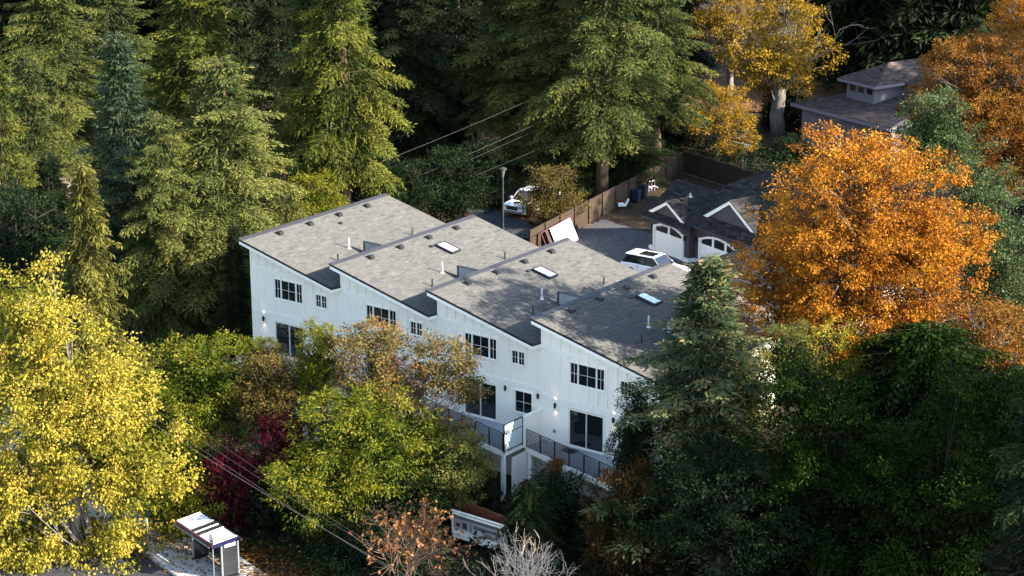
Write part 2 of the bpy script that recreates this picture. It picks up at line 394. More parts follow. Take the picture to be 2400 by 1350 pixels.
    q = MB(); q.box(-.14, .14, -.12, .12, 0, .02); q.prism([(-.1, -.09, .02), (.11, -.1, .02), (.09, -.08, .1), (-.07, -.07, .09)], (0, .18, 0)); q.build('roof_vent', VENT, T, onroof(1.4, 6.5, .012), (0, ca, 0))
    q = MB(); q.tube([(0, 0, -.05), (0, 0, .64)], .048, 12); q.lathe([(.13, -.02), (.12, .03), (.06, .06)], 12); q.build('vent_pipe', PIPEW, T, onroof(4.0, 4.3, .01), smooth=False)
    for y in (2.4, 9.25):
        q = MB(); q.tube([(0, 0, -.05), (0, 0, .42)], .045, 10); q.lathe([(.1, -.02), (.09, .02), (.05, .04)], 10); q.build('vent_pipe', VENT, T, onroof(4.8, y, .01))
    if k > 0:
        q = MB()
        for a in ((-.66, .66, -.42, -.34), (-.66, .66, .34, .42), (-.66, -.58, -.34, .34), (.58, .66, -.34, .34)): q.box(*a, 0, .14)
        sk = q.build('skylight', VENT, T, onroof(2.1, 7.22, .012), (0, ca, 0)); boxo('pane', SKYG, sk, -.58, .58, -.34, .34, .09, .115)
    # low siding-clad screen wall standing on the roof near its low edge
    y0, x0 = 4.75, 4.78; q = MB(); zt = rz(x0)+.60
    GL = bpy.data.materials.get('grey_lap') or mat('grey_lap', (.27, .26, .25), .8)
    q.prism([(x0, y0, rz(x0)-.05), (6.95, y0, rz(6.95)-.05), (6.95, y0, zt), (x0, y0, zt)], (0, .12, 0)); ch = q.build('roof_screen', GL, T)
    for i in range(6): boxo('siding_board', GL, ch, x0+.11, 6.94, y0-.022, y0-.001, zt-.115*(i+1), zt-.115*(i+1)+.10)
    boxo('corner_board', DKG, ch, x0-.02, x0+.1, y0-.03, y0+.14, rz(x0)-.03, zt+.02); boxo('screen_cap', DKG, ch, x0-.05, 6.97, y0-.04, y0+.16, zt+.022, zt+.05)
    # deck
    dz = 3.42; fr = lambda x: -1.5-.267*x
    q = MB(); q.prism([(.0, -.02, dz-.28), (7.08, -.02, dz-.28), (7.08, fr(7.08), dz-.28), (.0, fr(0), dz-.28)], (0, 0, .27)); dk = q.build('deck', WT, T)
    q = MB(); q.prism([(.03, -.03, dz-.006), (7.05, -.03, dz-.006), (7.05, fr(7.05)+.05, dz-.006), (.03, fr(.03)+.05, dz-.006)], (0, 0, .012)); q.build('deck_membrane', DECKM, dk)
    for xx in (.25, 6.85): boxo('deck_post', WT, T, xx-.1, xx+.1, fr(xx)+.15, fr(xx)+.35, base, dz-.285)
    boxo('partition_wall', W_, T, -.07, .07, -2.6, -.02, base, dz-.285)
    an = math.atan2(-.267, 1); Lr = 7.0*math.sqrt(1+.267**2)
    q = MB(); q.box(0, Lr, -.025, .025, 1.0, 1.04); rl = q.build('railing', BLK, T, (.05, fr(.05)+.06, dz), (0, 0, an))
    for i in range(7): xx = .02+i*(Lr-.06)/6; boxo('post', BLK, rl, xx-.025, xx+.025, -.03, .03, -.25, 1.0)
    for i in range(9): boxo('bar', BLK, rl, 0, Lr, -.016, .016, .085+i*.1, .12+i*.1)
    # half wall and frosted screen between decks
    if k: boxo('half_wall', W_, T, -.09, .09, -1.62, -.02, dz+.01, dz+1.72); boxo('half_wall_cap', WT, T, -.11, .11, -1.66, .0, dz+1.725, dz+1.77)
    if k < 3:
        q = MB(); y1, y0_ = -1.72, fr(7.1)+.02
        for a in ((y0_, y0_+.05, -.1, 1.55), (y1-.05, y1, -.1, 1.55), (y0_+.05, y1-.05, 1.5, 1.55), (y0_+.05, y1-.05, .0, .05), (y0_+.05, y1-.05, .98, 1.02)): q.box(-.025, .025, a[0], a[1], a[2], a[3])
        sc = q.build('privacy_screen', BLK, T, (7.12, 0, dz))
        boxo('pane', FROST, sc, -.006, .006, y0_+.04, y1-.04, .04, .99); boxo('pane', FROST, sc, -.006, .006, y0_+.04, y1-.04, 1.01, 1.51)
    if last:
        q = MB(); q.box(0, 3.2, -.01, .01, 1.0, 1.04); r2 = q.build('railing', BLK, T, (7.05, fr(7.05)+.05, dz), (0, 0, math.pi/2))
        for i in range(9): boxo('bar', BLK, r2, 0, 3.2, -.012, .012, .09+i*.1, .115+i*.1)
    return T
for k in range(4): townhouse(k)
p = empty('door_mat', (3*WD+2.25, -.55, 3.43-3*DROP), label='small grey door mat on the deck of the right end townhouse', cat='door mat')
boxo('mat_pad', DKG, p, -.4, .4, -.3, .3, .002, .02)

# ------------------------------------------------------------------ driveway of pavers, garage, neighbours
PAV = [mat('paver_grey_%d' % i, c, .9, var=.2, scale=6) for i, c in enumerate(((.075, .072, .07), (.09, .086, .082), (.062, .06, .06)))]
GR = -R(20); E1 = np.array([math.cos(GR), math.sin(GR)]); E2 = np.array([-math.sin(GR), math.cos(GR)])
g0 = np.array([-.9, 33.6]); DZ = 2.72
bed = MB(); pts = [(-1.2, 27.0), (-1.9, 39.6), (4.2, 38.0), (12.0, 33.0), (20, 30), (20, 14), (2, 14)]
bed.prism([(x, y, DZ-.1) for x, y in pts], (0, 0, .12)); DRV = bed.build('driveway', mat('paver_joint', (.012, .011, .010), .95), kind='structure')
def inpoly(x, y):
    c = False; j = len(pts)-1
    for i in range(len(pts)):
        if (pts[i][1] > y) != (pts[j][1] > y) and x < (pts[j][0]-pts[i][0])*(y-pts[i][1])/(pts[j][1]-pts[i][1])+pts[i][0]: c = not c
        j = i
    return c
cand = []; rg = random.Random(4)
for i in range(-60, 90):
    for j in range(-90, 60):
        c = g0+E1*(i*.40+(.20 if j % 2 else 0))+E2*(j*.20)
        if all(inpoly(*(c+E1*a+E2*q)) for a, q in ((-.2, -.1), (.2, -.1), (.2, .1), (-.2, .1))):
            d = CAM-np.array([c[0], c[1], DZ]); cand.append((c, abs(c[0]-1.6)+abs(c[1]-35.2)))
cand.sort(key=lambda t: t[1])
pm = []
for m in PAV: bb = MB(); bb.prism([(-.185, -.085, 0), (.185, -.085, 0), (.185, .085, 0), (-.185, .085, 0)], (0, 0, .05)); me = bb.mesh('paver'); me.materials.append(m); pm.append(me)
rest = [MB(), MB(), MB()]
for n, (c, _) in enumerate(cand):
    h = DZ+.004+rg.uniform(0, .006); kx = rg.randrange(3)
    if n < 300: link('paver', pm[kx], None, DRV, (c[0], c[1], h-.02), (0, 0, GR))
    else:
        q = [c+E1*a+E2*bq for a, bq in ((-.185, -.085), (.185, -.085), (.185, .085), (-.185, .085))]; rest[0].prism([(*v, h-.02) for v in q], (0, 0, .05))
rest[0].build('paver_field', PAV[0], DRV, kind='stuff')

def plane_shingles(name, parent, O, u, v, U, V, m, row=.2, tab=.4, seed=1):
    """O top corner, u unit down-slope, v unit across"""
    O, u, v = (np.array(a, float) for a in (O, u, v)); n = np.cross(u, v); n = n/np.linalg.norm(n); n = n if n[2] > 0 else -n
    me = shingle_mesh(name, lambda a, b_, h: O+a[..., None]*u+b_[..., None]*v+h[..., None]*n*1.6, U, V, row, tab, seed)
    return link(name, me, m, parent, kind='stuff')
def poly_shingles(name, parent, poly, m, row=.2, tab=.4, seed=1, updir=None):
    """shingles clipped to a planar convex polygon (drops tabs whose centre falls outside). poly[0]->poly[1] is the eave"""
    P = [np.array(p, float) for p in poly]; v = P[1]-P[0]; v[2] = 0; v /= np.linalg.norm(v)
    n = np.cross(P[1]-P[0], P[2]-P[0]); n /= np.linalg.norm(n); n = n if n[2] > 0 else -n
    up = np.cross(n, v); up = up if up[2] > 0 else -up
    a = [((p-P[0])@up, (p-P[0])@v) for p in P]; rgn = np.random.default_rng(seed); vs_, ts = [], []
    u = min(q[0] for q in a); umax = max(q[0] for q in a); vmin = min(q[1] for q in a); vmax = max(q[1] for q in a)
    def span(uu):
        xs = []
        for i in range(len(a)):
            (u0, v0), (u1, v1) = a[i], a[(i+1) % len(a)]
            if (u0-uu)*(u1-uu) <= 0 and abs(u1-u0) > 1e-6: xs.append(v0+(v1-v0)*(uu-u0)/(u1-u0))
        return (min(xs), max(xs)) if len(xs) > 1 else None
    while u < umax-.02:
        u1 = min(u+row, umax); s0, s1 = span(u+.01), span(u1-.01)
        if s0 and s1:
            t = rgn.uniform(0, 1)*tab
            lo, hi = min(s0[0], s1[0]), max(s0[1], s1[1]); x = lo-t
            while x < hi:
                wv = tab*rgn.uniform(.6, 1.4); A = [(u, np.clip(x+.004, *s0)), (u, np.clip(x+wv-.004, *s0)), (u1, np.clip(x+wv-.004, *s1)), (u1, np.clip(x+.004, *s1))]; x += wv
                if A[1][1]-A[0][1]+A[2][1]-A[3][1] < .03: continue
                h = .024+rgn.uniform(0, .008)
                Q = [P[0]+A[0][0]*up+A[0][1]*v+n*h, P[0]+A[1][0]*up+A[1][1]*v+n*h, P[0]+A[2][0]*up+A[2][1]*v+n*.004, P[0]+A[3][0]*up+A[3][1]*v+n*.004, P[0]+A[1][0]*up+A[1][1]*v, P[0]+A[0][0]*up+A[0][1]*v]
                vs_.append(Q); ts.append(np.clip(rgn.normal(.5, .22), 0, 1))
        u += row
    A = np.array(vs_); I = np.arange(len(A))[:, None]*6
    me = np_mesh(name, A.reshape(-1, 3), np.concatenate([I+np.array([[0, 1, 2, 3]]), I+np.array([[0, 5, 4, 1]])]), tint=np.repeat(ts, 6))
    return link(name, me, m, parent, kind='stuff')

# garage in local frame (u,v,z) at G
G = empty('garage_building', (5.64, 34.67, 2.7), GR, label='dark taupe double garage with white arched doors and gabled dark roof', cat='garage')
b = MB(); b.box(0, 4.35, .12, 6.2, -.1, 2.5); b.box(4.35, 13.5, .62, 8.5, -.1, 2.9); gw = b.build('wall', TAUPE, G)
def garage_door(x0, x1, y, zs, zc, cols):
    """arched frame, boards, lights; zs spring height, zc crown height"""
    arc = lambda x, o=0: zs+o+(zc-zs)*(1-((x-(x0+x1)/2)/((x1-x0)/2+o))**2)
    f = MB(); N = 14; xs = np.linspace(x0, x1, N+1)
    f.box(x0-.14, x0, y-.05, y+.10, 0, arc(x0)); f.box(x1, x1+.14, y-.05, y+.10, 0, arc(x1))
    for a, c in zip(xs, xs[1:]): f.prism([(a, y-.05, arc(a)), (c, y-.05, arc(c)), (c, y-.05, arc(c)+.15), (a, y-.05, arc(a)+.15)], (0, .15, 0))
    f.box(x0-.14, x0, y-.05, y+.1, arc(x0)-.0, arc(x0)+.149); f.box(x1, x1+.14, y-.05, y+.1, arc(x1), arc(x1)+.149)
    d = f.build('garage_door', WT, G); nb = 9
    for i in range(nb):
        a = x0+(x1-x0)*i/nb+.008; c = x0+(x1-x0)*(i+1)/nb-.008; q = MB(); q.prism([(a, y+.03, 0), (c, y+.03, 0), (c, y+.03, zs-.32), (a, y+.03, zs-.32)], (0, .05, 0)); q.build('board', WT, d)
    q = MB()
    q.box(x0, x1, y+.04, y+.09, zs-.32, zs-.22)
    for i in range(cols+1): xx = x0+(x1-x0)*i/cols; a, c = max(x0, xx-.11), min(x1, xx+.11); q.prism([(a, y+.035, zs-.22), (c, y+.035, zs-.22), (c, y+.035, arc(c)), (a, y+.035, arc(a))], (0, .05, 0))
    q.build('rail', WT, d)
    for i in range(cols):
        a = x0+(x1-x0)*i/cols+.10; c = x0+(x1-x0)*(i+1)/cols-.10; xx = np.linspace(a, c, 6); q = MB()
        q.prism([(a, y+.06, zs-.23), (c, y+.06, zs-.23)]+[(x, y+.06, arc(x)+.01) for x in xx[::-1]], (0, .012, 0)); q.build('pane', GLASS, d)
    return d
garage_door(.55, 3.72, 0.0, 1.78, 2.18, 2); garage_door(5.1, 9.2, .5, 1.78, 2.22, 3)
for a in ((-.06, .42, -.04, .3), (3.87, 4.43, -.04, .9), (4.42, 4.95, .46, .7)): boxo('plinth', WT, G, a[0], a[1], a[2], a[3], -.05, .32)
for x, y in ((.22, -.04), (4.1, -.04), (4.7, .46)):
    q = MB(); q.box(-.07, .07, -.12, .0, 0, .26); q.box(-.09, .09, -.14, .01, .26, .31); q.build('lantern', BLK, G, (x, y, 1.6))
ev, m6 = -.4, .62; ez = 2.52
roofz = lambda v: ez+m6*(v-ev)
def rslab(name, poly, parent, m=DKG, t=.10):
    q = MB(); q.prism([(p[0], p[1], p[2]-t) for p in poly], (0, 0, t-.004)); return q.build(name, m, parent)
P1 = [(-.45, ev, ez), (4.75, ev, ez), (4.75, 2.9, roofz(2.9)), (-.75, 2.9, roofz(2.9))]
r1 = rslab('roof', P1, G); poly_shingles('shingles', r1, P1, SHIND, .2, .4, 2)
P2 = [(4.75, .1, roofz(.1)), (13.8, .1, roofz(.1)), (13.8, 5.6, roofz(5.6)), (5.9, 5.6, roofz(5.6)), (3.2, 2.9, roofz(2.9)), (4.75, 2.4, roofz(2.4))]
r2 = rslab('roof', P2, G); poly_shingles('shingles', r2, P2, SHIND, .2, .4, 3)
q = MB(); q.poly([(-.75, 2.9, roofz(2.9)-.02), (3.2, 2.9, roofz(2.9)-.02), (3.2, 6.5, 2.6), (-.45, 6.5, 2.6)]); q.poly([(5.9, 5.6, roofz(5.6)-.02), (13.8, 5.6, roofz(5.6)-.02), (13.8, 9, 2.9), (3.2, 6.5, 2.6), (3.2, 2.9, roofz(2.9)-.03)]); q.build('back_roof', DKG, G)
q = MB(); q.poly([(-.75, 2.9, roofz(2.9)-.03), (-.45, 6.5, 2.6), (-.45, -.4, 2.48)]); q.build('gable_end', TAUPE, G)
boxo('gutter', DKG, G, -.5, 4.8, ev-.09, ev-.002, ez-.12, ez-.02); boxo('gutter', DKG, G, 4.85, 13.8, .0, .1, roofz(.1)-.13, roofz(.1)-.03)
def pediment(xl, xp, xr_, zb, zp, y, depth):
    pd = MB(); pd.prism([(xl+.25, y+.12, zb), (xr_-.25, y+.12, zb), (xp, y+.12, zp-.15)], (0, .1, 0)); pp = pd.build('gable', TAUPE, G)
    for (xa, za), (xb, zb2) in (((xl, zb), (xp, zp)), ((xr_, zb), (xp, zp))):
        q = MB(); q.prism([(xa, y, za-.02), (xb, y, zb2-.02), (xb, y, zb2-.26), (xa+(.16 if xa < xb else -.16), y, za-.22)], (0, .07, 0)); q.build('barge_board', WT, pp)
        pl = [(xa, y-.04, za), (xb, y-.04, zb2), (xb, y+depth, zb2), (xa, y+depth*.3, za)]; q = MB(); q.prism(pl, (0, 0, .05)); sl = q.build('gable_roof', DKG, pp)
        poly_shingles('shingles', sl, [(xa, y-.04, za+.052), (xa, y+depth*.3, za+.052), (xb, y+depth, zb2+.052), (xb, y-.04, zb2+.052)], SHIND, .2, .4, 5)
pediment(-.42, 1.89, 4.25, 2.68, 3.92, -.02, 2.3); pediment(4.75, 7.6, 10.45, 3.38, 5.05, .95, 3.2)
q = MB(); q.box(-.12, .12, -.12, .12, 0, .1); q.tube([(0, 0, .1), (0, 0, .3)], .07, 8); q.build('roof_vent', GREYM, G, (2.6, 1.5, roofz(1.5)+.45))

# neighbour house right of the garage: low brown hip roof
H3 = empty('bungalow', (14.4, 26.2, 2.7), R(-10), label='low house with brown shingle hip roof half hidden behind orange maple', cat='house')
b = MB(); b.box(.4, 11.6, .5, 7.5, -.5, 2.2); b.build('wall', mat('beige_stucco', (.32, .27, .23), .85), H3)
A, Bq, Cq, Dq, Ra, Rb = (0, 0, 2.3), (12, 0, 2.3), (12, 8, 2.3), (0, 8, 2.3), (3.4, 4, 4.0), (8.8, 4, 4.0)
for i, pl in enumerate(([A, Bq, Rb, Ra], [Bq, Cq, Rb], [Cq, Dq, Ra, Rb], [Dq, A, Ra])):
    s_ = rslab('roof', pl, H3, DKG); poly_shingles('shingles', s_, pl, SHINB, .2, .4, 11+i)
boxo('gutter', LAVT, H3, -.05, 12.05, -.1, -.002, 2.14, 2.26)

# lavender house at the upper right
H2 = empty('lavender_house', (-1.57, 69.59, 2.98), GR, label='lavender sided house with clerestory windows and brown roof at upper right', cat='house')
b = MB(); b.box(0, 11, .0, 9.5, -.6, 3.45); wl = b.build('wall', LAV, H2)
for i in range(20): boxo('siding_board', LAV, wl, .12, 10.9, -.022+.004*(i % 2), -.001, -.3+i*.185, -.3+i*.185+.17)
boxo('corner_board', LAVT, H2, -.03, .12, -.035, .1, -.6, 3.4)
P = [(-.9, -.55, 3.5), (11.4, -.55, 3.5), (9.0, 5.6, 4.45), (1.9, 5.6, 4.45)]
hr = rslab('roof', P, H2); poly_shingles('shingles', hr, P, SHINB, .22, .45, 21)
P = [(-.9, 9.9, 3.5), (-.9, -.55, 3.5), (1.9, 5.6, 4.45)]; h5 = rslab('roof', P, H2); poly_shingles('shingles', h5, P, SHINB, .22, .45, 24)
boxo('fascia', LAVT, H2, -.95, 11.4, -.62, -.56, 3.2, 3.47)
b = MB(); b.box(2.1, 5.55, 3.0, 9.0, 3.6, 5.75); b.box(5.55, 10.5, 6.2, 9.0, 3.6, 5.6); cw = b.build('clerestory', LAV, H2)
for i in range(5): boxo('siding_board', LAV, cw, 2.12, 5.5, 2.976, 2.999, 3.7+i*.185, 3.7+i*.185+.17)
for i in range(3):
    x0 = 2.45+i*1.05; q = MB()
    for a in ((x0, x0+.85, 4.72, 4.78), (x0, x0+.85, 5.36, 5.42), (x0, x0+.06, 4.78, 5.36), (x0+.79, x0+.85, 4.78, 5.36)): q.box(a[0], a[1], 2.95, 3.0, a[2], a[3])
    wq = q.build('window', LAVT, H2); boxo('pane', GLASS, wq, x0+.05, x0+.8, 2.975, 2.985, 4.77, 5.37)
boxo('corner_board', LAVT, H2, 5.42, 5.58, 2.96, 3.1, 3.6, 5.7)
A, Bq, Cq, Dq = (1.6, 2.4, 5.75), (6.2, 2.4, 5.75), (6.2, 9.6, 5.75), (1.6, 9.6, 5.75); T1 = (3.9, 6.0, 7.05); T2 = (3.9, 9.6, 7.05)
for i, pl in enumerate(([A, Bq, T1], [Bq, Cq, T2, T1], [Dq, A, T1, T2])):
    s_ = rslab('roof', pl, H2); poly_shingles('shingles', s_, pl, SHINB, .22, .45, 31+i)
P = [(6.2, 5.7, 5.6), (11.2, 5.7, 5.6), (11.2, 9.6, 6.9), (6.2, 9.6, 6.9)]; s_ = rslab('roof', P, H2); poly_shingles('shingles', s_, P, SHINB, .22, .45, 36)
boxo('fascia', LAVT, H2, 1.55, 6.25, 2.33, 2.39, 5.5, 5.72); boxo('fascia', LAVT, H2, 6.21, 6.27, 2.4, 5.7, 5.5, 5.72)
q = MB(); q.box(-.15, .15, -.15, .15, 0, .18); q.build('roof_vent', VENT, H2, (4.6, 4.6, 6.62))

# ------------------------------------------------------------------ fences
_pl = {}
def fence(name, label, p0, p1, h, m, wp=.14, post=2.4, z0=None, rail=True, sloped=True):
    p0, p1 = np.array(p0, float), np.array(p1, float); L = np.linalg.norm(p1-p0); d = (p1-p0)/L; a = math.atan2(d[1], d[0])
    zb = float(gz(*p0)) if z0 is None else z0; F = empty(name, (p0[0], p0[1], zb), a, label=label, cat='fence')
    n = int(L/wp); rgf = random.Random(int(L*10))
    for i in range(n):
        key = (wp, h, m.name, i % 3)
        if key not in _pl: bb = MB(); bb.box(.004, wp-.004, 0, .022, .04, h-.02*(i % 3)-.03); me = bb.mesh('plank'); me.materials.append(m); _pl[key] = me
        x = i*wp; q = p0+d*x; link('plank', _pl[key], None, F, (x, rgf.uniform(-.006, .006), (float(gz(*q))-zb) if sloped else 0))
    for i in range(int(L/post)+1):
        x = i*post; q = p0+d*x; dz = (float(gz(*q))-zb) if sloped else 0; boxo('post', m, F, x-.05, x+.05, -.11, -.005, dz, dz+h+.10)
    if rail:
        boxo('rail', m, F, 0, L, -.05, -.008, h*.15, h*.15+.09); boxo('rail', m, F, 0, L, -.05, -.008, h*.82, h*.82+.09); boxo('cap', m, F, -.05, L, -.07, .05, h, h+.04)
    return F
fence('plank_fence', 'long cedar plank fence running back from the townhouse driveway', (-.25, 28.2), (-4.6, 55.0), 1.8, CEDARW)
fence('plank_fence', 'dark plank fence crossing behind the garage yard under the trunks', (-4.5, 55.2), (6.5, 51.5), 1.8, CEDARW)
fence('red_fence', 'short stained red fence standing behind the street advertising board', (21.6, -8.2), (25.8, -8.75), 2.0, REDW, .12, z0=0.0, sloped=False)
fence('plank_fence', 'weathered plank fence glimpsed between firs left of the roofs', (-24, 12.5), (-8, 26), 1.6, CEDARW, .14)

# leaning white framed panels against the fence
wpn = empty('framed_panel', (1.0, 29.3, 2.72), R(100), label='white panels in a dark frame leaning on the cedar fence', cat='panel')
tl = .42
def lean(x0, x1, z0, z1, m, name, par, y0=0, t=.04):
    q = MB(); q.box(x0, x1, y0, y0+t, z0, z1); return q.build(name, m, par, (0, 0, 0), (-tl, 0, 0))
fm = lean(-.4, 4.4, 0, .06, MAROON, 'frame_rail', wpn); lean(-.4, 4.4, 1.75, 1.81, MAROON, 'frame_rail', wpn)
for x in (-.4, .25, 2.05, 4.34): lean(x, x+.06, .06, 1.75, MAROON, 'frame_post', wpn)
lean(1.0, 2.04, .07, 1.74, WT, 'panel', wpn, .005, .02); lean(2.12, 4.33, .07, 1.74, WT, 'panel', wpn, .005, .02); lean(.32, .62, .07, 1.74, CEDARW, 'panel', wpn, .005, .02)

# ------------------------------------------------------------------ vehicles
def wheel(parent, x, y, r, w):
    q = MB(); q.lathe([(r*.62, -w/2), (r*.94, -w/2), (r, -w*.3), (r, w*.3), (r*.94, w/2), (r*.62, w/2)], 24, 'y'); wh = q.build('wheel', TYRE, parent, (x, y, r), smooth=False)
    q = MB(); q.lathe([(r*.64, -w*.42), (r*.64, w*.42)], 20, 'y')
    sgn = -1 if y < 0 else 1
    for i in range(5):
        a = 2*math.pi*i/5; c, s = math.cos(a), math.sin(a); q.prism([(c*.05-s*.03, sgn*w*.44, s*.05+c*.03), (c*r*.6-s*.045, sgn*w*.44, s*r*.6+c*.045), (c*r*.6+s*.045, sgn*w*.44, s*r*.6-c*.045), (c*.05+s*.03, sgn*w*.44, s*.05-c*.03)], (0, sgn*.02, 0))
    q.build('rim', RIMM, wh)
def arch_profile(pts, arches):
    """bottom outline with wheel arches; pts = upper outline from rear to front"""
    out = list(pts); zlow = .28
    for (cx, r) in sorted(arches, reverse=True):
        out += [(cx+r*math.cos(a), max(zlow, .34+r*math.sin(a))) for a in np.linspace(-.15, math.pi+.15, 11)]
    return out
def loft_body(pts, hw, inset):
    """extruded side profile with tumblehome: outer slices are inset"""
    q = MB(); k = len(pts); ys = [-hw, -hw+.10, hw-.10, hw]; c = np.mean(np.array(pts), 0)
    for y in ys:
        s = inset if abs(y) > hw-.05 else 0
        for (x, z) in pts: q.v.append((x+(c[0]-x)*s*.35, y, z+(c[1]-z)*s))
    for i in range(3):
        for j in range(k): jj = (j+1) % k; q.f.append((i*k+j, i*k+jj, (i+1)*k+jj, (i+1)*k+j))
    q.f.append(tuple(range(k))); q.f.append(tuple(3*k+j for j in reversed(range(k)))); return q
def greenhouse(q, lo, hi, z0, z1, w0, w1):
    """lo,hi = (xr,xf) at bottom/top"""
    n = len(q.v); q.v += [(lo[0], -w0, z0), (lo[1], -w0, z0), (lo[1], w0, z0), (lo[0], w0, z0), (hi[0], -w1, z1), (hi[1], -w1, z1), (hi[1], w1, z1), (hi[0], w1, z1)]
    q.f += [tuple(n+i for i in f) for f in ((4, 5, 6, 7), (0, 1, 5, 4), (1, 2, 6, 5), (2, 3, 7, 6), (3, 0, 4, 7))]
def make_suv():
    V = empty('parked_suv', (7.6, 28.7, 2.755), R(1), label='white sport utility car with black sunroof parked on the paver driveway', cat='car')
    prof = [(.10, .55), (.04, .80), (.12, 1.02), (1.0, 1.05), (3.15, 1.00), (4.25, .93), (4.62, .78), (4.68, .50), (4.55, .30)]
    body = loft_body(arch_profile(prof, [(.92, .40), (3.72, .40)])+[(.25, .28)], .92, .03).build('body', CARW, V, smooth=False, bevel=.04)
    q = MB(); greenhouse(q, (.18, 3.35), (.62, 2.62), 1.02, 1.57, .86, .68); q.build('glasshouse', GLASS, V)
    q = MB(); q.prism([(.38, -.72, 1.555), (2.66, -.72, 1.555), (2.66, .72, 1.555), (.38, .72, 1.555)], (0, 0, .06)); rf = q.build('roof', CARW, V, bevel=.03)
    boxo('sunroof', GLASS, rf, 1.25, 2.45, -.5, .5, 1.60, 1.622)
    for y in (-.62, .62): q = MB(); q.tube([(.55, y, 1.61), (.65, y, 1.66), (2.3, y, 1.66), (2.4, y, 1.61)], .02, 6); q.build('roof_rail', CHROME, rf)
    for sgn in (-1, 1):
        for xa, xb in (((2.72), (3.42)), ((1.95), (1.98)), ((.30), (.52))):
            q = MB(); y0, y1 = sgn*.875, sgn*.695; x0, x1 = (3.32, 2.60) if xa > 2.5 else (xa, xb); wq = .07
            q.prism([(x0, y0, 1.01), (x0+wq, y0, 1.01), (x1+wq, y1, 1.57), (x1, y1, 1.57)], (0, sgn*.012, .0)); q.build('pillar', CARW if xa > 2.5 else BLK, V)
        q = MB(); q.box(-.09, .09, -.06, .06, 0, .13); q.build('mirror', CARW, V, (2.98, sgn*1.0, 1.03), bevel=.03)
        boxo('tail_light', REDL, V, .03, .20, sgn*.80-.11, sgn*.80+.11, .86, .99); boxo('head_light', HEADL, V, 4.42, 4.60, sgn*.68-.15, sgn*.68+.15, .78, .88)
        for x in (1.35, 2.35): boxo('door_handle', CHROME, V, x, x+.2, sgn*.925-.012, sgn*.925+.012, .86, .89)
        for x in (1.5, 2.45): q = MB(); q.box(x, x+.012, sgn*.916, sgn*.922, .40, 1.0); q.build('door_gap', BLK, V)
        for x in (.92, 3.72): wheel(V, x, sgn*.80, .345, .23)
    boxo('rear_bumper', BLK, V, -.02, .10, -.8, .8, .30, .50); boxo('license_plate', WT, V, .0, .05, -.25, .25, .62, .73)
make_suv()
def make_truck():
    p = on_z(1200, 512, 2.75)
    V = empty('pickup_truck', (p[0]-.2, p[1]+5.4, 2.755), R(-88), label='white pickup truck parked under the yellowing tree beside the lamp post', cat='truck')
    prof = [(.02, .60), (.02, 1.08), (1.75, 1.10), (3.9, 1.10), (5.2, 1.02), (5.38, .88), (5.40, .50), (5.30, .36)]
    loft_body(arch_profile(prof, [(1.15, .43), (4.45, .43)])+[(.1, .36)], .93, .03).build('body', CARW, V, bevel=.04)
    q = MB(); greenhouse(q, (1.75, 4.15), (1.95, 3.45), 1.08, 1.70, .86, .70); q.build('glasshouse', GLASS, V)
    q = MB(); q.box(1.9, 3.5, -.73, .73, 1.69, 1.76); q.build('roof', CARW, V, bevel=.03)
    for sgn in (-1, 1):
        for x0, x1 in ((4.1, 3.42), (2.8, 2.8), (1.78, 1.95)): q = MB(); q.prism([(x0, sgn*.875, 1.07), (x0+.09, sgn*.875, 1.07), (x1+.09, sgn*.715, 1.70), (x1, sgn*.715, 1.70)], (0, sgn*.015, 0)); q.build('pillar', CARW, V)
        boxo('head_light', HEADL, V, 5.25, 5.41, sgn*.72-.17, sgn*.72+.17, .82, .96); q = MB(); q.box(-.1, .1, -.08, .08, 0, .18); q.build('mirror', CARW, V, (3.95, sgn*1.05, 1.1), bevel=.03)
        for x in (1.15, 4.45): wheel(V, x, sgn*.8, .38, .25)
    boxo('grille', BLK, V, 5.36, 5.42, -.5, .5, .66, .95); boxo('bumper', CHROME, V, 5.30, 5.48, -.88, .88, .44, .60); boxo('hood_scoop', BLK, V, 4.5, 4.85, -.25, .25, 1.06, 1.10)
    boxo('bed_liner', BLK, V, .12, 1.72, -.78, .78, .9, 1.112)
make_truck()

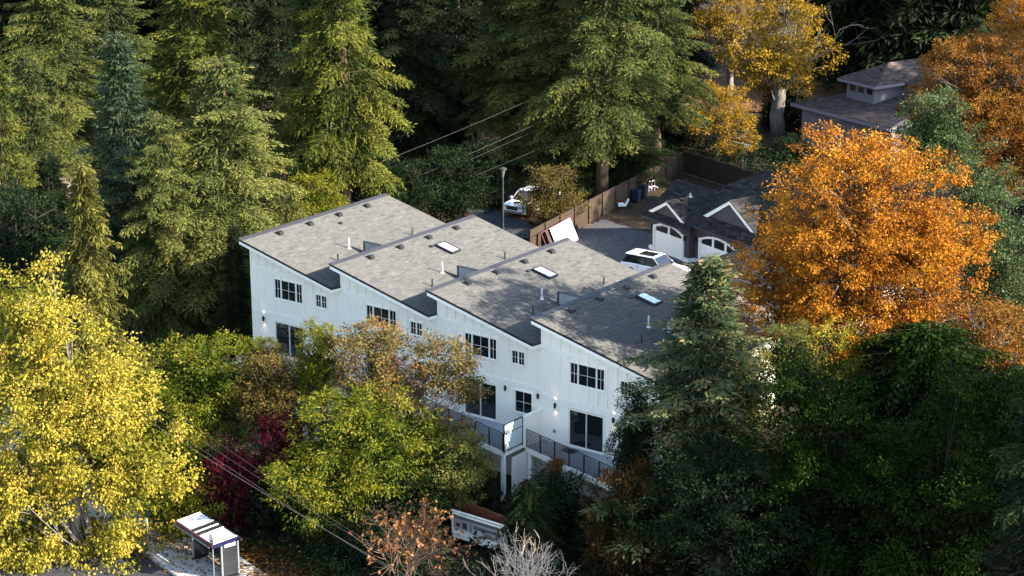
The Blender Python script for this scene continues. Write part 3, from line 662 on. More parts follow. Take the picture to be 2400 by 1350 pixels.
# ------------------------------------------------------------------ street furniture
def lamp_post():
    p = on_z(1179, 545, 2.75); o = empty('street_lamp', (p[0], p[1], 2.7), label='grey street lamp post with bell shaped head behind the roofs', cat='street lamp')
    h = 4.3; q = MB(); q.lathe([(.12, -.3), (.12, .4), (.07, .45), (.05, h)], 10); q.build('pole', DKG, o)
    q = MB(); q.lathe([(.06, h-.1), (.10, h+.1), (.16, h+.35), (.17, h+.45)], 12); q.build('globe', mat('dull_lens', (.10, .105, .11), .3), o)
    q = MB(); q.lathe([(.20, h+.45), (.30, h+.5), (.28, h+.6), (.08, h+.68)], 12); q.build('cap', DKG, o)
lamp_post()
def shelter():
    o = empty('bus_shelter', (13.45, -18.6, .115), math.atan2(S1[1], S1[0]), label='bus shelter with white panelled roof and smoked side walls on the sidewalk', cat='bus shelter')
    zr = 2.02; x0, x1, y0, y1 = -.45, 3.15, -.55, .72
    for i, (a, c, m) in enumerate(((x0, .78, FROST), (.84, 1.30, SMOKE), (1.36, 1.82, SMOKE), (1.88, x1, FROST))):
        q = MB(); q.prism([(a, y0, zr), (c, y0, zr), (c, y1, zr+.12), (a, y1, zr+.12)], (0, 0, .035)); q.build('roof_panel', m if m is SMOKE else mat('shelter_white', (.62, .64, .66), .4) if 'shelter_white' not in bpy.data.materials else bpy.data.materials['shelter_white'], o)
    for x in (x0-.02, .81, 1.33, 1.85, x1+.02): q = MB(); q.prism([(x-.03, y0-.02, zr-.01), (x+.03, y0-.02, zr-.01), (x+.03, y1+.02, zr+.115), (x-.03, y1+.02, zr+.115)], (0, 0, .075)); q.build('roof_rib', WT, o)
    boxo('front_rail', MAROON, o, x0-.05, x1+.05, y0-.10, y0-.025, zr-.06, zr+.05); boxo('canopy_edge', GREYM, o, x0-.1, x1-.1, y0-.22, y0-.105, zr-.14, zr-.10)
    boxo('back_gutter', BLK, o, x0+.1, x1+.35, y1+.03, y1+.16, zr+.02, zr+.10)
    q = MB(); q.prism([(x1+.055, y0-.02, zr-.16), (x1+.055, y1+.06, zr-.05), (x1+.055, y1+.06, zr+.17), (x1+.055, y0-.02, zr+.055)], (.04, 0, 0)); q.build('end_fascia', NAVY, o)
    for x in (.0, 2.95):
        for y in (-.02, .88): boxo('post', GREYM, o, x-.04, x+.04, y-.04, y+.04, 0, zr-.04 if y < .5 else zr+.04)
        boxo('side_panel', SMOKE, o, x-.015, x+.015, .025, .835, .14, zr-.08); boxo('base', BLK, o, x-.07, x+.07, -.08, .94, 0, .10)
    boxo('back_panel', SMOKE, o, .05, 2.9, .86, .89, .18, zr-.06)
    st = boxo('bench_seat', ORNG, o, 1.75, 2.85, .30, .72, .44, .50); boxo('bench_back', ORNG, o, 1.75, 2.85, .74, .79, .50, .86)
    pl = boxo('route_plate', WT, o, 3.0, 3.012, .12, .72, zr-.36, zr-.2)
    for i in range(8): boxo('mark', BLK, pl, .013, .016, .07+i*.06, .105+i*.06, .06, .1)
shelter()
def bus_sign():
    p = on_z(523, 1330, .12); o = empty('bus_stop_sign', (16.2, -19.95, .115), math.atan2(S1[1], S1[0]), label='round blue and white bus stop sign on a pole by shelter', cat='sign')
    h = 2.15; q = MB(); q.tube([(0, 0, 0), (0, 0, h+.1)], .03, 8); q.build('pole', GREYM, o)
    cz = h+.15; di = empty('tmp'); bpy.data.objects.remove(di)
    q = MB(); q.lathe([(.26, -.012), (.26, .012)], 28, 'y', (0, 0, cz)); dsk = q.build('disc', WT, o, (0, -.04, 0))
    q = MB()
    for i in range(28):
        a, c = 2*math.pi*i/28, 2*math.pi*(i+1)/28; q.poly([(.235*math.cos(a), -.014, cz+.235*math.sin(a)), (.235*math.cos(c), -.014, cz+.235*math.sin(c)), (.2*math.cos(c), -.014, cz+.2*math.sin(c)), (.2*math.cos(a), -.014, cz+.2*math.sin(a))])
    q.build('ring', NAVY, dsk)
    q = MB(); q.box(-.12, .12, -.02, -.014, cz-.13, cz+.08); q.box(-.10, -.05, -.02, -.014, cz-.16, cz-.13); q.box(.05, .10, -.02, -.014, cz-.16, cz-.13); g = q.build('bus_symbol', BLK, dsk)
    boxo('bus_window', WT, g, -.09, .09, -.025, -.021, cz-.03, cz+.05)
    p = on_z(348, 1290, .12); o = empty('stop_post', (p[0], p[1], .115), math.atan2(S1[1], S1[0]), label='thin grey signpost with small plate on the sidewalk left of shelter', cat='signpost')
    q = MB(); q.tube([(0, 0, 0), (0, 0, 1.75)], .028, 8); q.build('pole', GREYM, o); boxo('plate', WT, o, -.14, .14, -.045, -.03, 1.45, 1.72)
bus_sign()
def board():
    o = empty('advertising_board', (22.35, -9.15, 0), R(-1), label='white printed advertising board with interior picture in front of red fence', cat='sign')
    L, z0, z1 = 3.7, .35, 1.85; bd = boxo('panel', WT, o, 0, L, 0, .03, z0, z1)
    for x in (.15, L-.25): boxo('post', CEDARW, o, x, x+.09, .032, .12, 0, z1+.1)
    cols = [mat('print_%d' % i, c, .6) for i, c in enumerate(((.10, .095, .10), (.30, .28, .28), (.05, .048, .05), (.48, .46, .45), (.20, .12, .08)))]
    def pr(x0, x1, a, c, m, d=1): boxo('print', m, bd, x0, x1, -.003*d, -.0005*d, a-z0, c-z0)
    pr(.12, 3.58, .78, 1.60, cols[1]); pr(.12, 3.58, 1.42, 1.60, cols[0], 2); pr(.3, .55, 1.0, 1.2, cols[2], 2); pr(.7, 1.0, .95, 1.3, cols[2], 2); pr(1.2, 1.28, .9, 1.42, cols[0], 2)
    pr(1.4, 3.3, 1.12, 1.3, cols[0], 2); pr(1.35, 1.95, .82, 1.08, cols[3], 2); pr(2.1, 2.6, .82, 1.05, cols[4], 2); pr(.14, 1.2, .79, .88, cols[3], 2)
    rgm = random.Random(2)
    x = .55
    while x < 3.2: wv = rgm.uniform(.05, .12); pr(x, x+wv*.75, 1.70, 1.76, cols[0]); x += wv
    x = .7
    while x < 2.4: wv = rgm.uniform(.03, .07); pr(x, x+wv*.75, .68, .705, cols[0]); x += wv
    x = .12
    while x < 1.0: wv = rgm.uniform(.03, .07); pr(x, x+wv*.75, .52, .545, cols[0]); x += wv
    pr(1.15, 1.35, .42, .58, BLK); pr(1.08, 1.22, .52, .62, BLK, 2); pr(1.4, 1.9, .46, .49, cols[0])
board()
# yard clutter by the fence
def wheelie(px, py, i):
    p = on_z(px, py, 2.74); o = empty('wheelie_bin', (p[0], p[1], 2.7), R(95), label=['dark blue wheelie bin nearest the scooter by the fence', 'dark blue wheelie bin next to the white chair frame'][i], cat='bin', group='bins along the plank fence')
    q = MB(); q.prism([(-.24, -.26, .05), (.24, -.26, .05), (.30, -.32, .95), (-.30, -.32, .95)], (0, .55, 0)); q.build('bin_body', BINM, o, bevel=.03); q = MB(); q.box(-.32, .32, -.34, .32, .95, 1.0); q.build('lid', BINM, o, bevel=.02)
    for y in (-.2, .2): q = MB(); q.lathe([(.1, -.03), (.1, .03)], 12, 'x', (.0, 0, 0)); q.build('wheel', TYRE, o, (y, .28, .1))
wheelie(1491, 472, 0); wheelie(1506, 462, 1)
p = on_z(1527, 450, 2.74); o = empty('chair_frame', (p[0], p[1], 2.7), R(70), label='white slatted chair frame leaning by the bins', cat='chair')
for x in (-.3, -.02, .26): boxo('slat', LAVT, o, x, x+.06, -.02, .02, .1, 1.0)
boxo('rail', WT, o, -.3, .32, -.045, -.022, .9, .98); boxo('rail', WT, o, -.3, .32, -.045, -.022, .45, .52); boxo('leg', WT, o, -.3, -.24, -.4, -.045, .42, .48); boxo('leg', WT, o, .26, .32, -.4, -.045, .42, .48)
p = on_z(1464, 488, 2.74); o = empty('ride_on_scooter', (p[0], p[1], 2.7), R(40), label='small white and red scooter standing in the leaves by the fence', cat='scooter')
q = MB(); q.prism([(-.5, -.12, .2), (.1, -.12, .2), (.35, -.12, .75), (.22, -.12, .8), (.0, -.12, .4), (-.25, -.12, .55), (-.55, -.12, .5)], (0, .24, 0)); q.build('fairing', CARW, o, bevel=.03)
for x in (-.38, .42): q = MB(); q.lathe([(.12, -.05), (.19, -.05), (.19, .05), (.12, .05)], 14, 'y'); q.build('wheel', TYRE, o, (x, 0, .19))
q = MB(); q.tube([(.3, -.28, .9), (.28, 0, .85), (.3, .28, .9)], .02, 6); q.build('handlebar', BLK, o); boxo('seat', REDL, o, -.5, -.1, -.11, .11, .52, .6)
p = on_z(1740, 410, 2.8); o = empty('metal_rack', (p[0], p[1], 2.7), R(-20), label='pale metal pipe rack standing behind the garage roof', cat='rack')
for x in (0, .28, .5): q = MB(); q.tube([(x, 0, 0), (x, 0, 2.6), (x+.08, 0, 2.72), (x+.16, 0, 2.6)], .035, 6); q.build('pipe', CHROME, o)
q = MB(); q.tube([(0, 0, 1.3), (.55, 0, 1.3)], .03, 6); q.build('pipe', CHROME, o)

# ------------------------------------------------------------------ wires
def wire(label, a, c, sag, r=.018, group=None):
    a, c = np.array(a), np.array(c); pts = []
    for t in np.linspace(0, 1, 24): q = a*(1-t)+c*t; q[2] -= sag*4*t*(1-t); pts.append(q)
    b = MB(); b.tube(pts, r*.45, 5); b.build('overhead_wire', WIRE, label=label, cat='wire', group=group)
gw_ = 'overhead wires along the street'
for lab, p0, p1, s0, s1, r in (('thickest overhead wire crossing in front of the dark hedge', (300, 955), (1080, 1420), 47.5, 52, .028), ('overhead wire just above the thickest street wire', (330, 955), (1060, 1420), 47.5, 52, .018),
                               ('third overhead street wire, close under the topmost one', (330, 938), (1100, 1415), 47.5, 52, .016), ('topmost thin overhead street wire above the brown shrub', (360, 930), (1120, 1430), 47.5, 52, .014)):
    wire(lab, at(*p0, s0), at(*p1, s1), .25, r, gw_)
gw_ = 'overhead wires behind the left roof'
for lab, p0, p1, r in (('uppermost overhead wire running up behind the left townhouse roof', (520, 515), (1300, 200), .022), ('second overhead wire behind the left townhouse roof', (520, 590), (1300, 262), .026),
                       ('third overhead wire, just below the second behind the roof', (530, 592), (1250, 300), .02), ('lowest overhead wire behind the left townhouse roof', (560, 610), (1300, 325), .018)):
    wire(lab, at(*p0, 35.5), at(p0[0]+(p1[0]-p0[0])*1.15, p0[1]+(p1[1]-p0[1])*1.15, 30.0), .5, r*.8, gw_)

# ------------------------------------------------------------------ foliage generators
def norm(a): return a/(np.linalg.norm(a, axis=-1, keepdims=True)+1e-9)
def leaf_mesh(name, C, D, L, Wd, T, rg, up=.6):
    """diamond leaves: base C, direction D, length L, width Wd, tint T"""
    D = norm(D); n = norm(rg.normal(0, 1, D.shape)+np.array([0, 0, up])); S = norm(np.cross(D, n))
    L = L[:, None]; Wd = Wd[:, None]; N = norm(np.cross(S, D))
    V = np.stack([C, C+D*L*.45+S*Wd*.5+N*L*.05, C+D*L, C+D*L*.45-S*Wd*.5+N*L*.05], 1).reshape(-1, 3)
    F = np.arange(len(C)*4).reshape(-1, 4)
    return np_mesh(name, V, F, tint=np.repeat(np.clip(T, 0, 1), 4))
def conifer(name, seed, H=20., Rm=4.2, base=.08, nb=190, droop=.28, top_up=.7, low=-.15, sl=.25, sw=.052, step=.075, prof=.85, gap=.25, spread=.95, hang=.35, cones=0.0, twl=.42, rag=1.0):
    """returns (crown mesh, trunk mesh) for a tree of height H"""
    rg = np.random.default_rng(seed); C, D, T, LL = [], [], [], []; tr = MB(); lean = rg.normal(0, .012, 2)
    zs = np.linspace(0, H, 9); tr.tube([(lean[0]*z+.08*math.sin(z*.5+seed), lean[1]*z, z) for z in zs], [max(.02, .017*H*(1-z/H)**.8+.02) for z in zs], 8)
    for i in range(nb):
        h = base+(1-base)*((i+.5)/nb)**1.05; hz = h*H; ph = i*2.399+rg.normal(0, .35)
        if rg.random() < gap*.5: continue
        clump = .5+.5*math.sin(ph*2+seed)*math.sin(h*9+seed*2)
        r = Rm*max(.06, (1-h)**prof)*rg.uniform(.5, 1.0+.35*rag)*(1-.45*gap*clump)*min(1, .55+(h-base)*3)
        ev_ = low+(top_up-low)*h**1.6+rg.normal(0, .08); dh = np.array([math.cos(ph), math.sin(ph), 0]); lat = np.array([-dh[1], dh[0], 0])
        o = np.array([lean[0]*hz, lean[1]*hz, hz]); n = max(5, int(r*spread*6.5)); bt = rg.uniform(0, 1)
        path = lambda t: o+dh*(r*t)[:, None]+np.array([0, 0, 1.])*(ev_*r*t-droop*r*t*t)[:, None]
        if r > .8: tr.tube(path(np.array([0, .4, .8])), [.018*r+.01, .011*r+.008, .006], 4, cap=False)
        t = np.linspace(.12 if r < 2 else .25, 1, n); B = path(t); sl_ = (ev_-2*droop*t)
        ax = norm(dh+np.array([0, 0, 1.])*sl_[:, None])
        for sgn in (-1, 1, 0):
            if sgn == 0: tw = ax[-1:]; tb = B[-1:]; tl_ = np.array([.35])
            else:
                tw = norm(ax*.75+sgn*lat*(.85+rg.normal(0, .2, (n, 1)))+rg.normal(0, .18, (n, 3))+np.array([0, 0, -hang*.4])); tb = B
                tl_ = np.clip(r*twl*(1.05-t*.75)*rg.uniform(.6, 1.25, n), .22, 1.6)
            for k in range(len(tb)):
                m = max(2, int(tl_[k]/step)); s = (np.arange(m)+rg.random(m)*.6)/m
                P = tb[k]+tw[k]*(s*tl_[k])[:, None]+np.array([0, 0, -hang*.5])*(s**2*tl_[k])[:, None]
                d = norm(tw[k]*.9+rg.normal(0, .55, (m, 3))+np.array([0, 0, -hang*.7]))
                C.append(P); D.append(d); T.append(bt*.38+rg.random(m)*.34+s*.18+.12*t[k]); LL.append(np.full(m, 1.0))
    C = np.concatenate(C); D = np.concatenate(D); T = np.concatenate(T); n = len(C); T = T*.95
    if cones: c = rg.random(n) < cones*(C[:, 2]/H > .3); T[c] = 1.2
    nc = nb*34; hc = base+(1-base)*rg.random(nc)**1.1*.97; rc = Rm*np.maximum(.05, (1-hc)**prof)*np.minimum(1, .5+(hc-base)*3)*rg.random(nc)**.6*.55; pc = rg.uniform(0, 6.283, nc); ii = .4+.6*H/20  # dark inner needles added to block light and deepen the crown's shade
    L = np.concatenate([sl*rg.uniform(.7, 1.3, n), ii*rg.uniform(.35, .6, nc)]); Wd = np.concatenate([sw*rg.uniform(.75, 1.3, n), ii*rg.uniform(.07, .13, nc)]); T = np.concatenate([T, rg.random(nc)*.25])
    C = np.concatenate([C, np.stack([rc*np.cos(pc), rc*np.sin(pc), hc*H], 1)]); D = np.concatenate([D, norm(np.stack([np.cos(pc), np.sin(pc), -.5+rg.normal(0, .5, nc)], 1)+rg.normal(0, .4, (nc, 3)))])
    me = leaf_mesh(name, C, D, L, Wd, T, rg, .5)
    return me, tr.mesh(name+'_trunk', smooth=True)
def broadleaf(name, seed, ells, ncl, lpc, ll, lw, cr, shell=.33, up=.5, droop=.25, flat=.6, limbs=26, limb_r=.05, origin=(0, 0, -.55), core=9.0):
    """crown centred on 0,0,0 within a list of ellipsoids (cx,cy,cz,rx,ry,rz); returns (leaves, limbs)"""
    rg = np.random.default_rng(seed); E = np.array(ells, float); vol = E[:, 3]*E[:, 4]*E[:, 5]; pk = rg.choice(len(E), ncl, p=vol/vol.sum())
    u = norm(rg.normal(0, 1, (ncl, 3))); rr = rg.random(ncl)**shell*(.92+.16*np.sin(u[:, 0]*5+seed)*np.sin(u[:, 1]*4+u[:, 2]*5))
    Q = E[pk, :3]+u*rr[:, None]*E[pk, 3:]; fq = 3.6/E[:, 3].max()**.6
    dens = np.sin(Q[:, 0]*fq+seed)*np.sin(Q[:, 1]*fq*1.1+2)+np.sin(Q[:, 2]*fq*1.2+seed*2)*.8+np.sin((Q[:, 0]+Q[:, 2])*fq*2.1)*.5
    Q = Q[dens > np.quantile(dens, .33)]; ncl = len(Q)
    csz = cr*rg.uniform(.6, 1.35, ncl); ct = rg.random(ncl); out = norm(Q+np.array([0, 0, .3]))
    n = ncl*lpc; ci = np.repeat(np.arange(ncl), lpc); g = rg.normal(0, .5, (n, 3)); g[:, 2] *= flat
    C = Q[ci]+g*csz[ci][:, None]
    D = norm(g+out[ci]*.5+rg.normal(0, .5, (n, 3))+np.array([0, 0, -droop]))
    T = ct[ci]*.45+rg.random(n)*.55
    nc = int(ncl*core); kc = rg.choice(len(E), nc, p=vol/vol.sum()); C = np.concatenate([C, E[kc, :3]+norm(rg.normal(0, 1, (nc, 3)))*(rg.random(nc)**.4*.60)[:, None]*E[kc, 3:]]); D = np.concatenate([D, norm(rg.normal(0, 1, (nc, 3)))])  # inner leaves added to stop light, tinted dark for shade inside the crown
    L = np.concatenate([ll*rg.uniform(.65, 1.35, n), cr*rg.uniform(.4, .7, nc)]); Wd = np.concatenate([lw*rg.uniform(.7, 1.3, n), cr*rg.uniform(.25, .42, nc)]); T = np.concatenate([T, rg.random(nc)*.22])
    me = leaf_mesh(name, C, D, L, Wd, T, rg, up)
    lb = MB(); zmin = (E[:, 2]-E[:, 5]).min(); o = np.array([origin[0], origin[1], zmin*abs(origin[2])])
    forks = [o+np.array([rg.normal(0, .4), rg.normal(0, .4), f]) for f in np.linspace(0, -zmin*.9, 6)]
    for q in Q[rg.choice(ncl, min(limbs, ncl), replace=False)]:
        f = forks[rg.integers(0, 6)]; f = f if f[2] < q[2] else forks[0]; m = f*.45+q*.55+rg.normal(0, .35, 3)-np.array([0, 0, .25]); L = np.linalg.norm(q-f)
        lb.tube([f, f*.75+m*.25+rg.normal(0, .1, 3), m, m*.4+q*.6+rg.normal(0, .15, 3), q], [limb_r*(.5+L*.12), limb_r*(.4+L*.1), limb_r*.6, limb_r*.4, limb_r*.2], 5, cap=False)
        for _ in range(2): lb.tube([m, m*.3+q*.7+rg.normal(0, .5, 3)], [limb_r*.4, limb_r*.12], 4, cap=False)
    return me, lb.mesh(name+'_limbs', smooth=True)
def bare_bush(name, seed, Rb, Hb, nst, depth, r0, leaf_p=0.0, ll=.2, lw=.12):
    """bare branching shrub; optional sparse withered leaves near the tips"""
    rg = np.random.default_rng(seed); lb = MB(); tips = []
    def grow(p, d, L, r, k):
        pts = [p]; rs = [r]
        for i in range(3): d = norm(d+rg.normal(0, .16, 3)+np.array([0, 0, .04])); p = p+d*L/3; pts.append(p); rs.append(r*(1-.2*(i+1)))
        lb.tube(pts, rs, 4, cap=False)
        if k == 0: tips.append((p, d)); return
        if k <= 2: tips.append((p, d))
        for _ in range(rg.integers(2, 4)): grow(pts[rg.integers(2, 4)], norm(d+rg.normal(0, .42, 3)), L*rg.uniform(.6, .85), r*.58, k-1)
    for i in range(nst):
        a = 2*math.pi*i/nst+rg.normal(0, .3); s = rg.uniform(.1, 1)
        grow(np.array([.15*math.cos(a), .15*math.sin(a), 0]), norm(np.array([math.cos(a)*s*Rb/Hb, math.sin(a)*s*Rb/Hb, 1.0])), Hb*.42, r0, depth)
    lm = None
    if leaf_p:
        tp = [t for t in tips if rg.random() < leaf_p]; n = len(tp)*4; C = np.repeat([t[0] for t in tp], 4, 0)+rg.normal(0, .05, (n, 3)); D = norm(np.repeat([t[1] for t in tp], 4, 0)*.3+rg.normal(0, .6, (n, 3))+np.array([0, 0, -.8]))
        lm = leaf_mesh(name+'_leaves', C, D, ll*rg.uniform(.6, 1.3, n), lw*rg.uniform(.7, 1.3, n), rg.random(n), rg, .2)
    return lb.mesh(name), lm

# foliage colours (albedo); dark kinds have extra shade put into the colour
F_FIR = ramp_mat('fir_needles', [(0, (0.0193, 0.0306, 0.0110)), (.45, (0.0634, 0.0791, 0.0193)), (.8, (0.1377, 0.1378, 0.0303)), (1, (0.2066, 0.1914, 0.0483))], .65, .14)
F_FIRY = ramp_mat('bright_fir_needles', [(0, (0.0205, 0.0307, 0.0068)), (.45, (0.0792, 0.0894, 0.0137)), (.8, (0.1536, 0.1491, 0.0215)), (1, (0.1955, 0.1790, 0.0391))], .65, .14)
F_FIRB = ramp_mat('blue_fir_needles', [(0, (0.0187, 0.0324, 0.0162)), (.45, (0.0527, 0.0756, 0.0378)), (.8, (0.0994, 0.1242, 0.0585)), (1, (0.1404, 0.1512, 0.0630))], .65, .14)
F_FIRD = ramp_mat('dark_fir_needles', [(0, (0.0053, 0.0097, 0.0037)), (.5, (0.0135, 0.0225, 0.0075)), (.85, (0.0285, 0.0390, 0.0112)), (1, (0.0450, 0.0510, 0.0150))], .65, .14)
F_FIRC = ramp_mat('coned_fir_needles', [(0, (0.0240, 0.0390, 0.0120)), (.45, (0.0825, 0.0990, 0.0240)), (.75, (0.1650, 0.1575, 0.0375)), (.93, (0.2100, 0.1800, 0.0525)), (1, (0.3600, 0.1725, 0.0525))], .65, .14)
F_CEDL = ramp_mat('light_cedar_sprays', [(0, (0.0400, 0.0440, 0.0100)), (.5, (0.1334, 0.1250, 0.0225)), (1, (0.2534, 0.2051, 0.0438))], .6, .3)
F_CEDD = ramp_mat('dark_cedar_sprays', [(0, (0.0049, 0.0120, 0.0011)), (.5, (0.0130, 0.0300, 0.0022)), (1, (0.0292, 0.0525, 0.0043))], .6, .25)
F_YEL = ramp_mat('yellow_leaves', [(0, (0.0643, 0.0749, 0.0106)), (.25, (0.1755, 0.1631, 0.0186)), (.55, (0.3158, 0.2536, 0.0293)), (.85, (0.4327, 0.3260, 0.0466)), (1, (0.4210, 0.2294, 0.0399))], .5, .3)
F_ORG = ramp_mat('orange_leaves', [(0, (0.0784, 0.0291, 0.0056)), (.25, (0.2240, 0.0762, 0.0078)), (.55, (0.3808, 0.1400, 0.0112)), (.8, (0.4480, 0.2016, 0.0157)), (1, (0.4032, 0.2520, 0.0269))], .55, .3)
F_BRN = ramp_mat('rusty_leaves', [(0, (0.0560, 0.0256, 0.0080)), (.4, (0.1600, 0.0600, 0.0112)), (.75, (0.2560, 0.1120, 0.0160)), (1, (0.2880, 0.1760, 0.0240))], .6, .3)
F_GRN = ramp_mat('bright_green_leaves', [(0, (0.0317, 0.0513, 0.0056)), (.4, (0.0864, 0.1078, 0.0093)), (.75, (0.1872, 0.1693, 0.0150)), (1, (0.3168, 0.2155, 0.0234))], .45, .3)
F_OLV = ramp_mat('olive_leaves', [(0, (0.0325, 0.0468, 0.0130)), (.4, (0.0845, 0.0975, 0.0234)), (.75, (0.1690, 0.1690, 0.0390)), (1, (0.2730, 0.2210, 0.0520))], .45, .3)
F_BAY = ramp_mat('grey_green_leaves', [(0, (0.0202, 0.0360, 0.0115)), (.4, (0.0504, 0.0792, 0.0259)), (.75, (0.0900, 0.1188, 0.0432)), (1, (0.1440, 0.1656, 0.0720))], .4, .25)
F_MAD = ramp_mat('madrone_leaves', [(0, (.04, .042, .014)), (.35, (.105, .09, .028)), (.6, (.19, .135, .04)), (.8, (.26, .125, .045)), (1, (.30, .085, .03))], .42, .28)
F_TAN = ramp_mat('tan_leaves', [(0, (0.0315, 0.0294, 0.0098)), (.5, (0.0910, 0.0700, 0.0182)), (1, (0.1820, 0.1225, 0.0315))], .55, .28)
F_RED = ramp_mat('crimson_leaves', [(0, (0.0210, 0.0028, 0.0056)), (.5, (0.0700, 0.0056, 0.0140)), (1, (0.1400, 0.0126, 0.0280))], .5, .35)
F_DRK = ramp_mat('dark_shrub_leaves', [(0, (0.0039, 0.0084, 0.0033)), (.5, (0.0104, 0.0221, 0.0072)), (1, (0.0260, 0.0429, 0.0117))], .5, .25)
F_RUST = ramp_mat('dull_rusty_leaves', [(0, (.012, .012, .004)), (.45, (.045, .026, .007)), (.8, (.085, .038, .008)), (1, (.12, .055, .012))], .6, .25)
F_GOLD = ramp_mat('golden_leaves', [(0, (.08, .05, .008)), (.35, (.21, .125, .012)), (.7, (.33, .20, .015)), (1, (.36, .17, .02))], .55, .35)
F_SPR = ramp_mat('spruce_needles', [(0, (0.0204, 0.0346, 0.0162)), (.45, (0.0694, 0.0883, 0.0360)), (.85, (0.1530, 0.1574, 0.0540)), (.95, (0.1836, 0.1632, 0.0540)), (1, (0.3060, 0.1440, 0.0540))], .65, .14)
F_DEAD = ramp_mat('withered_leaves', [(0, (.12, .045, .015)), (.5, (.26, .11, .04)), (1, (.40, .20, .08))], .7, .3)

# ------------------------------------------------------------------ tree kinds (meshes)
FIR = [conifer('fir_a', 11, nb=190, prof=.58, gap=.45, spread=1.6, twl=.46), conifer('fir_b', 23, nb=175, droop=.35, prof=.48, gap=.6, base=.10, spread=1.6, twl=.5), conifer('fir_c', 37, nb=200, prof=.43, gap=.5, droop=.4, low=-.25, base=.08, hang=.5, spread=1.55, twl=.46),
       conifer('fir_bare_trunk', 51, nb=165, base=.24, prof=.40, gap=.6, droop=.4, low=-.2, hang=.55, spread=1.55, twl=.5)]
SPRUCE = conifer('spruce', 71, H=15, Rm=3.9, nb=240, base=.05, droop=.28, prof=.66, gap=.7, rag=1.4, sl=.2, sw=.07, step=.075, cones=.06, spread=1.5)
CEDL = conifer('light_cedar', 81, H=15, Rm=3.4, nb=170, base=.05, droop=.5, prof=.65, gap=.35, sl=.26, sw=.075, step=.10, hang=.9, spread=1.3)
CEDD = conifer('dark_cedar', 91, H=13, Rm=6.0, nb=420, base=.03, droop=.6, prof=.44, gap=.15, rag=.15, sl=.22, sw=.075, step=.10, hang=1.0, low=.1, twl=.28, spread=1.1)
def tree(name, label, kind, px, py, s, rpx, m, cat='tree', group=None, rot=None, bark=BARK, h0=20., r0=4.2, dz=0):
    p = at(px, py, s); g = float(gz(p[0], p[1])); H = p[2]-g; rot = (px*.37) % 6.28 if rot is None else rot
    o = empty(name, (p[0], p[1], g-.15), rot, label=label, cat=cat, group=group); sc = (rpx/s/r0, rpx/s/r0, (H+.15)/h0)
    link('crown', kind[0], m, o, scale=sc); link('trunk', kind[1], bark, o, scale=sc); return o
BL = {}
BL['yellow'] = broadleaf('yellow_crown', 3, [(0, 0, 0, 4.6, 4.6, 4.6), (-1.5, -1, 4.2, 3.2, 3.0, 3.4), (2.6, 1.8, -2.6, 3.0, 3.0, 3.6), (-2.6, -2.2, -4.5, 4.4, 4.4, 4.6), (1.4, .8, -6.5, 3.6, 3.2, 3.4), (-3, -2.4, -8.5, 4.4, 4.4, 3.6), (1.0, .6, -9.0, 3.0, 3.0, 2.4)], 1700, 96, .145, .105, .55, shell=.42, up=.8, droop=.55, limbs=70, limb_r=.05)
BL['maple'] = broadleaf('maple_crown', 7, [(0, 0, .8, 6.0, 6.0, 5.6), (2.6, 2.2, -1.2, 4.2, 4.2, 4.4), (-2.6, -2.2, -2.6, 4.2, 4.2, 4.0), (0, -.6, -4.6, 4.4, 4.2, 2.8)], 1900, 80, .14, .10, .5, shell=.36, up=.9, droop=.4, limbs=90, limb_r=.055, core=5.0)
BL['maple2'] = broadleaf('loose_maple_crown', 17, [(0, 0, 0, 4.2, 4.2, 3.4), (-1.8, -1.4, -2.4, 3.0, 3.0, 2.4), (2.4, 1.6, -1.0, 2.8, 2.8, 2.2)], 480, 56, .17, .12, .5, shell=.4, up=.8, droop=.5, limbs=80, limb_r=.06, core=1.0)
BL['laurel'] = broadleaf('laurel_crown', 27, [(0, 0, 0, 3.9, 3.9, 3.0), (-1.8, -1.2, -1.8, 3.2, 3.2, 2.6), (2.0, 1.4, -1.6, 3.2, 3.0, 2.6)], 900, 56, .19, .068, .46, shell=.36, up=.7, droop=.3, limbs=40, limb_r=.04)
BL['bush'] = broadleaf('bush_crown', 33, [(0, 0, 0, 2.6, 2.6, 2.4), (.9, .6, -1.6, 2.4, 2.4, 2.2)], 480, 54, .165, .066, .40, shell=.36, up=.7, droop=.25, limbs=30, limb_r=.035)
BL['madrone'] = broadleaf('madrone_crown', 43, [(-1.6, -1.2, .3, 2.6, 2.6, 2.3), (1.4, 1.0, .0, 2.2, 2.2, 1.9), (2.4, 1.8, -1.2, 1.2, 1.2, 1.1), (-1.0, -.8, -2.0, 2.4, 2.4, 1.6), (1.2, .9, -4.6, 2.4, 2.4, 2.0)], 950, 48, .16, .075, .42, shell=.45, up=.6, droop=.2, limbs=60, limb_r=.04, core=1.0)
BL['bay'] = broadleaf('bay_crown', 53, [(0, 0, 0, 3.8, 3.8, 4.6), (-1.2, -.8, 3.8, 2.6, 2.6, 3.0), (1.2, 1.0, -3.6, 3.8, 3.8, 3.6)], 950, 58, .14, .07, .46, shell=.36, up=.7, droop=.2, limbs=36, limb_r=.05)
BL['acer'] = broadleaf('acer_crown', 63, [(0, 0, 0, 1.7, 1.7, 1.5), (-.7, -.5, -1.4, 1.5, 1.5, 1.5), (.2, .1, -2.6, 1.2, 1.2, 1.0)], 260, 40, .15, .06, .36, shell=.4, up=.5, droop=.6, limbs=30, limb_r=.03)
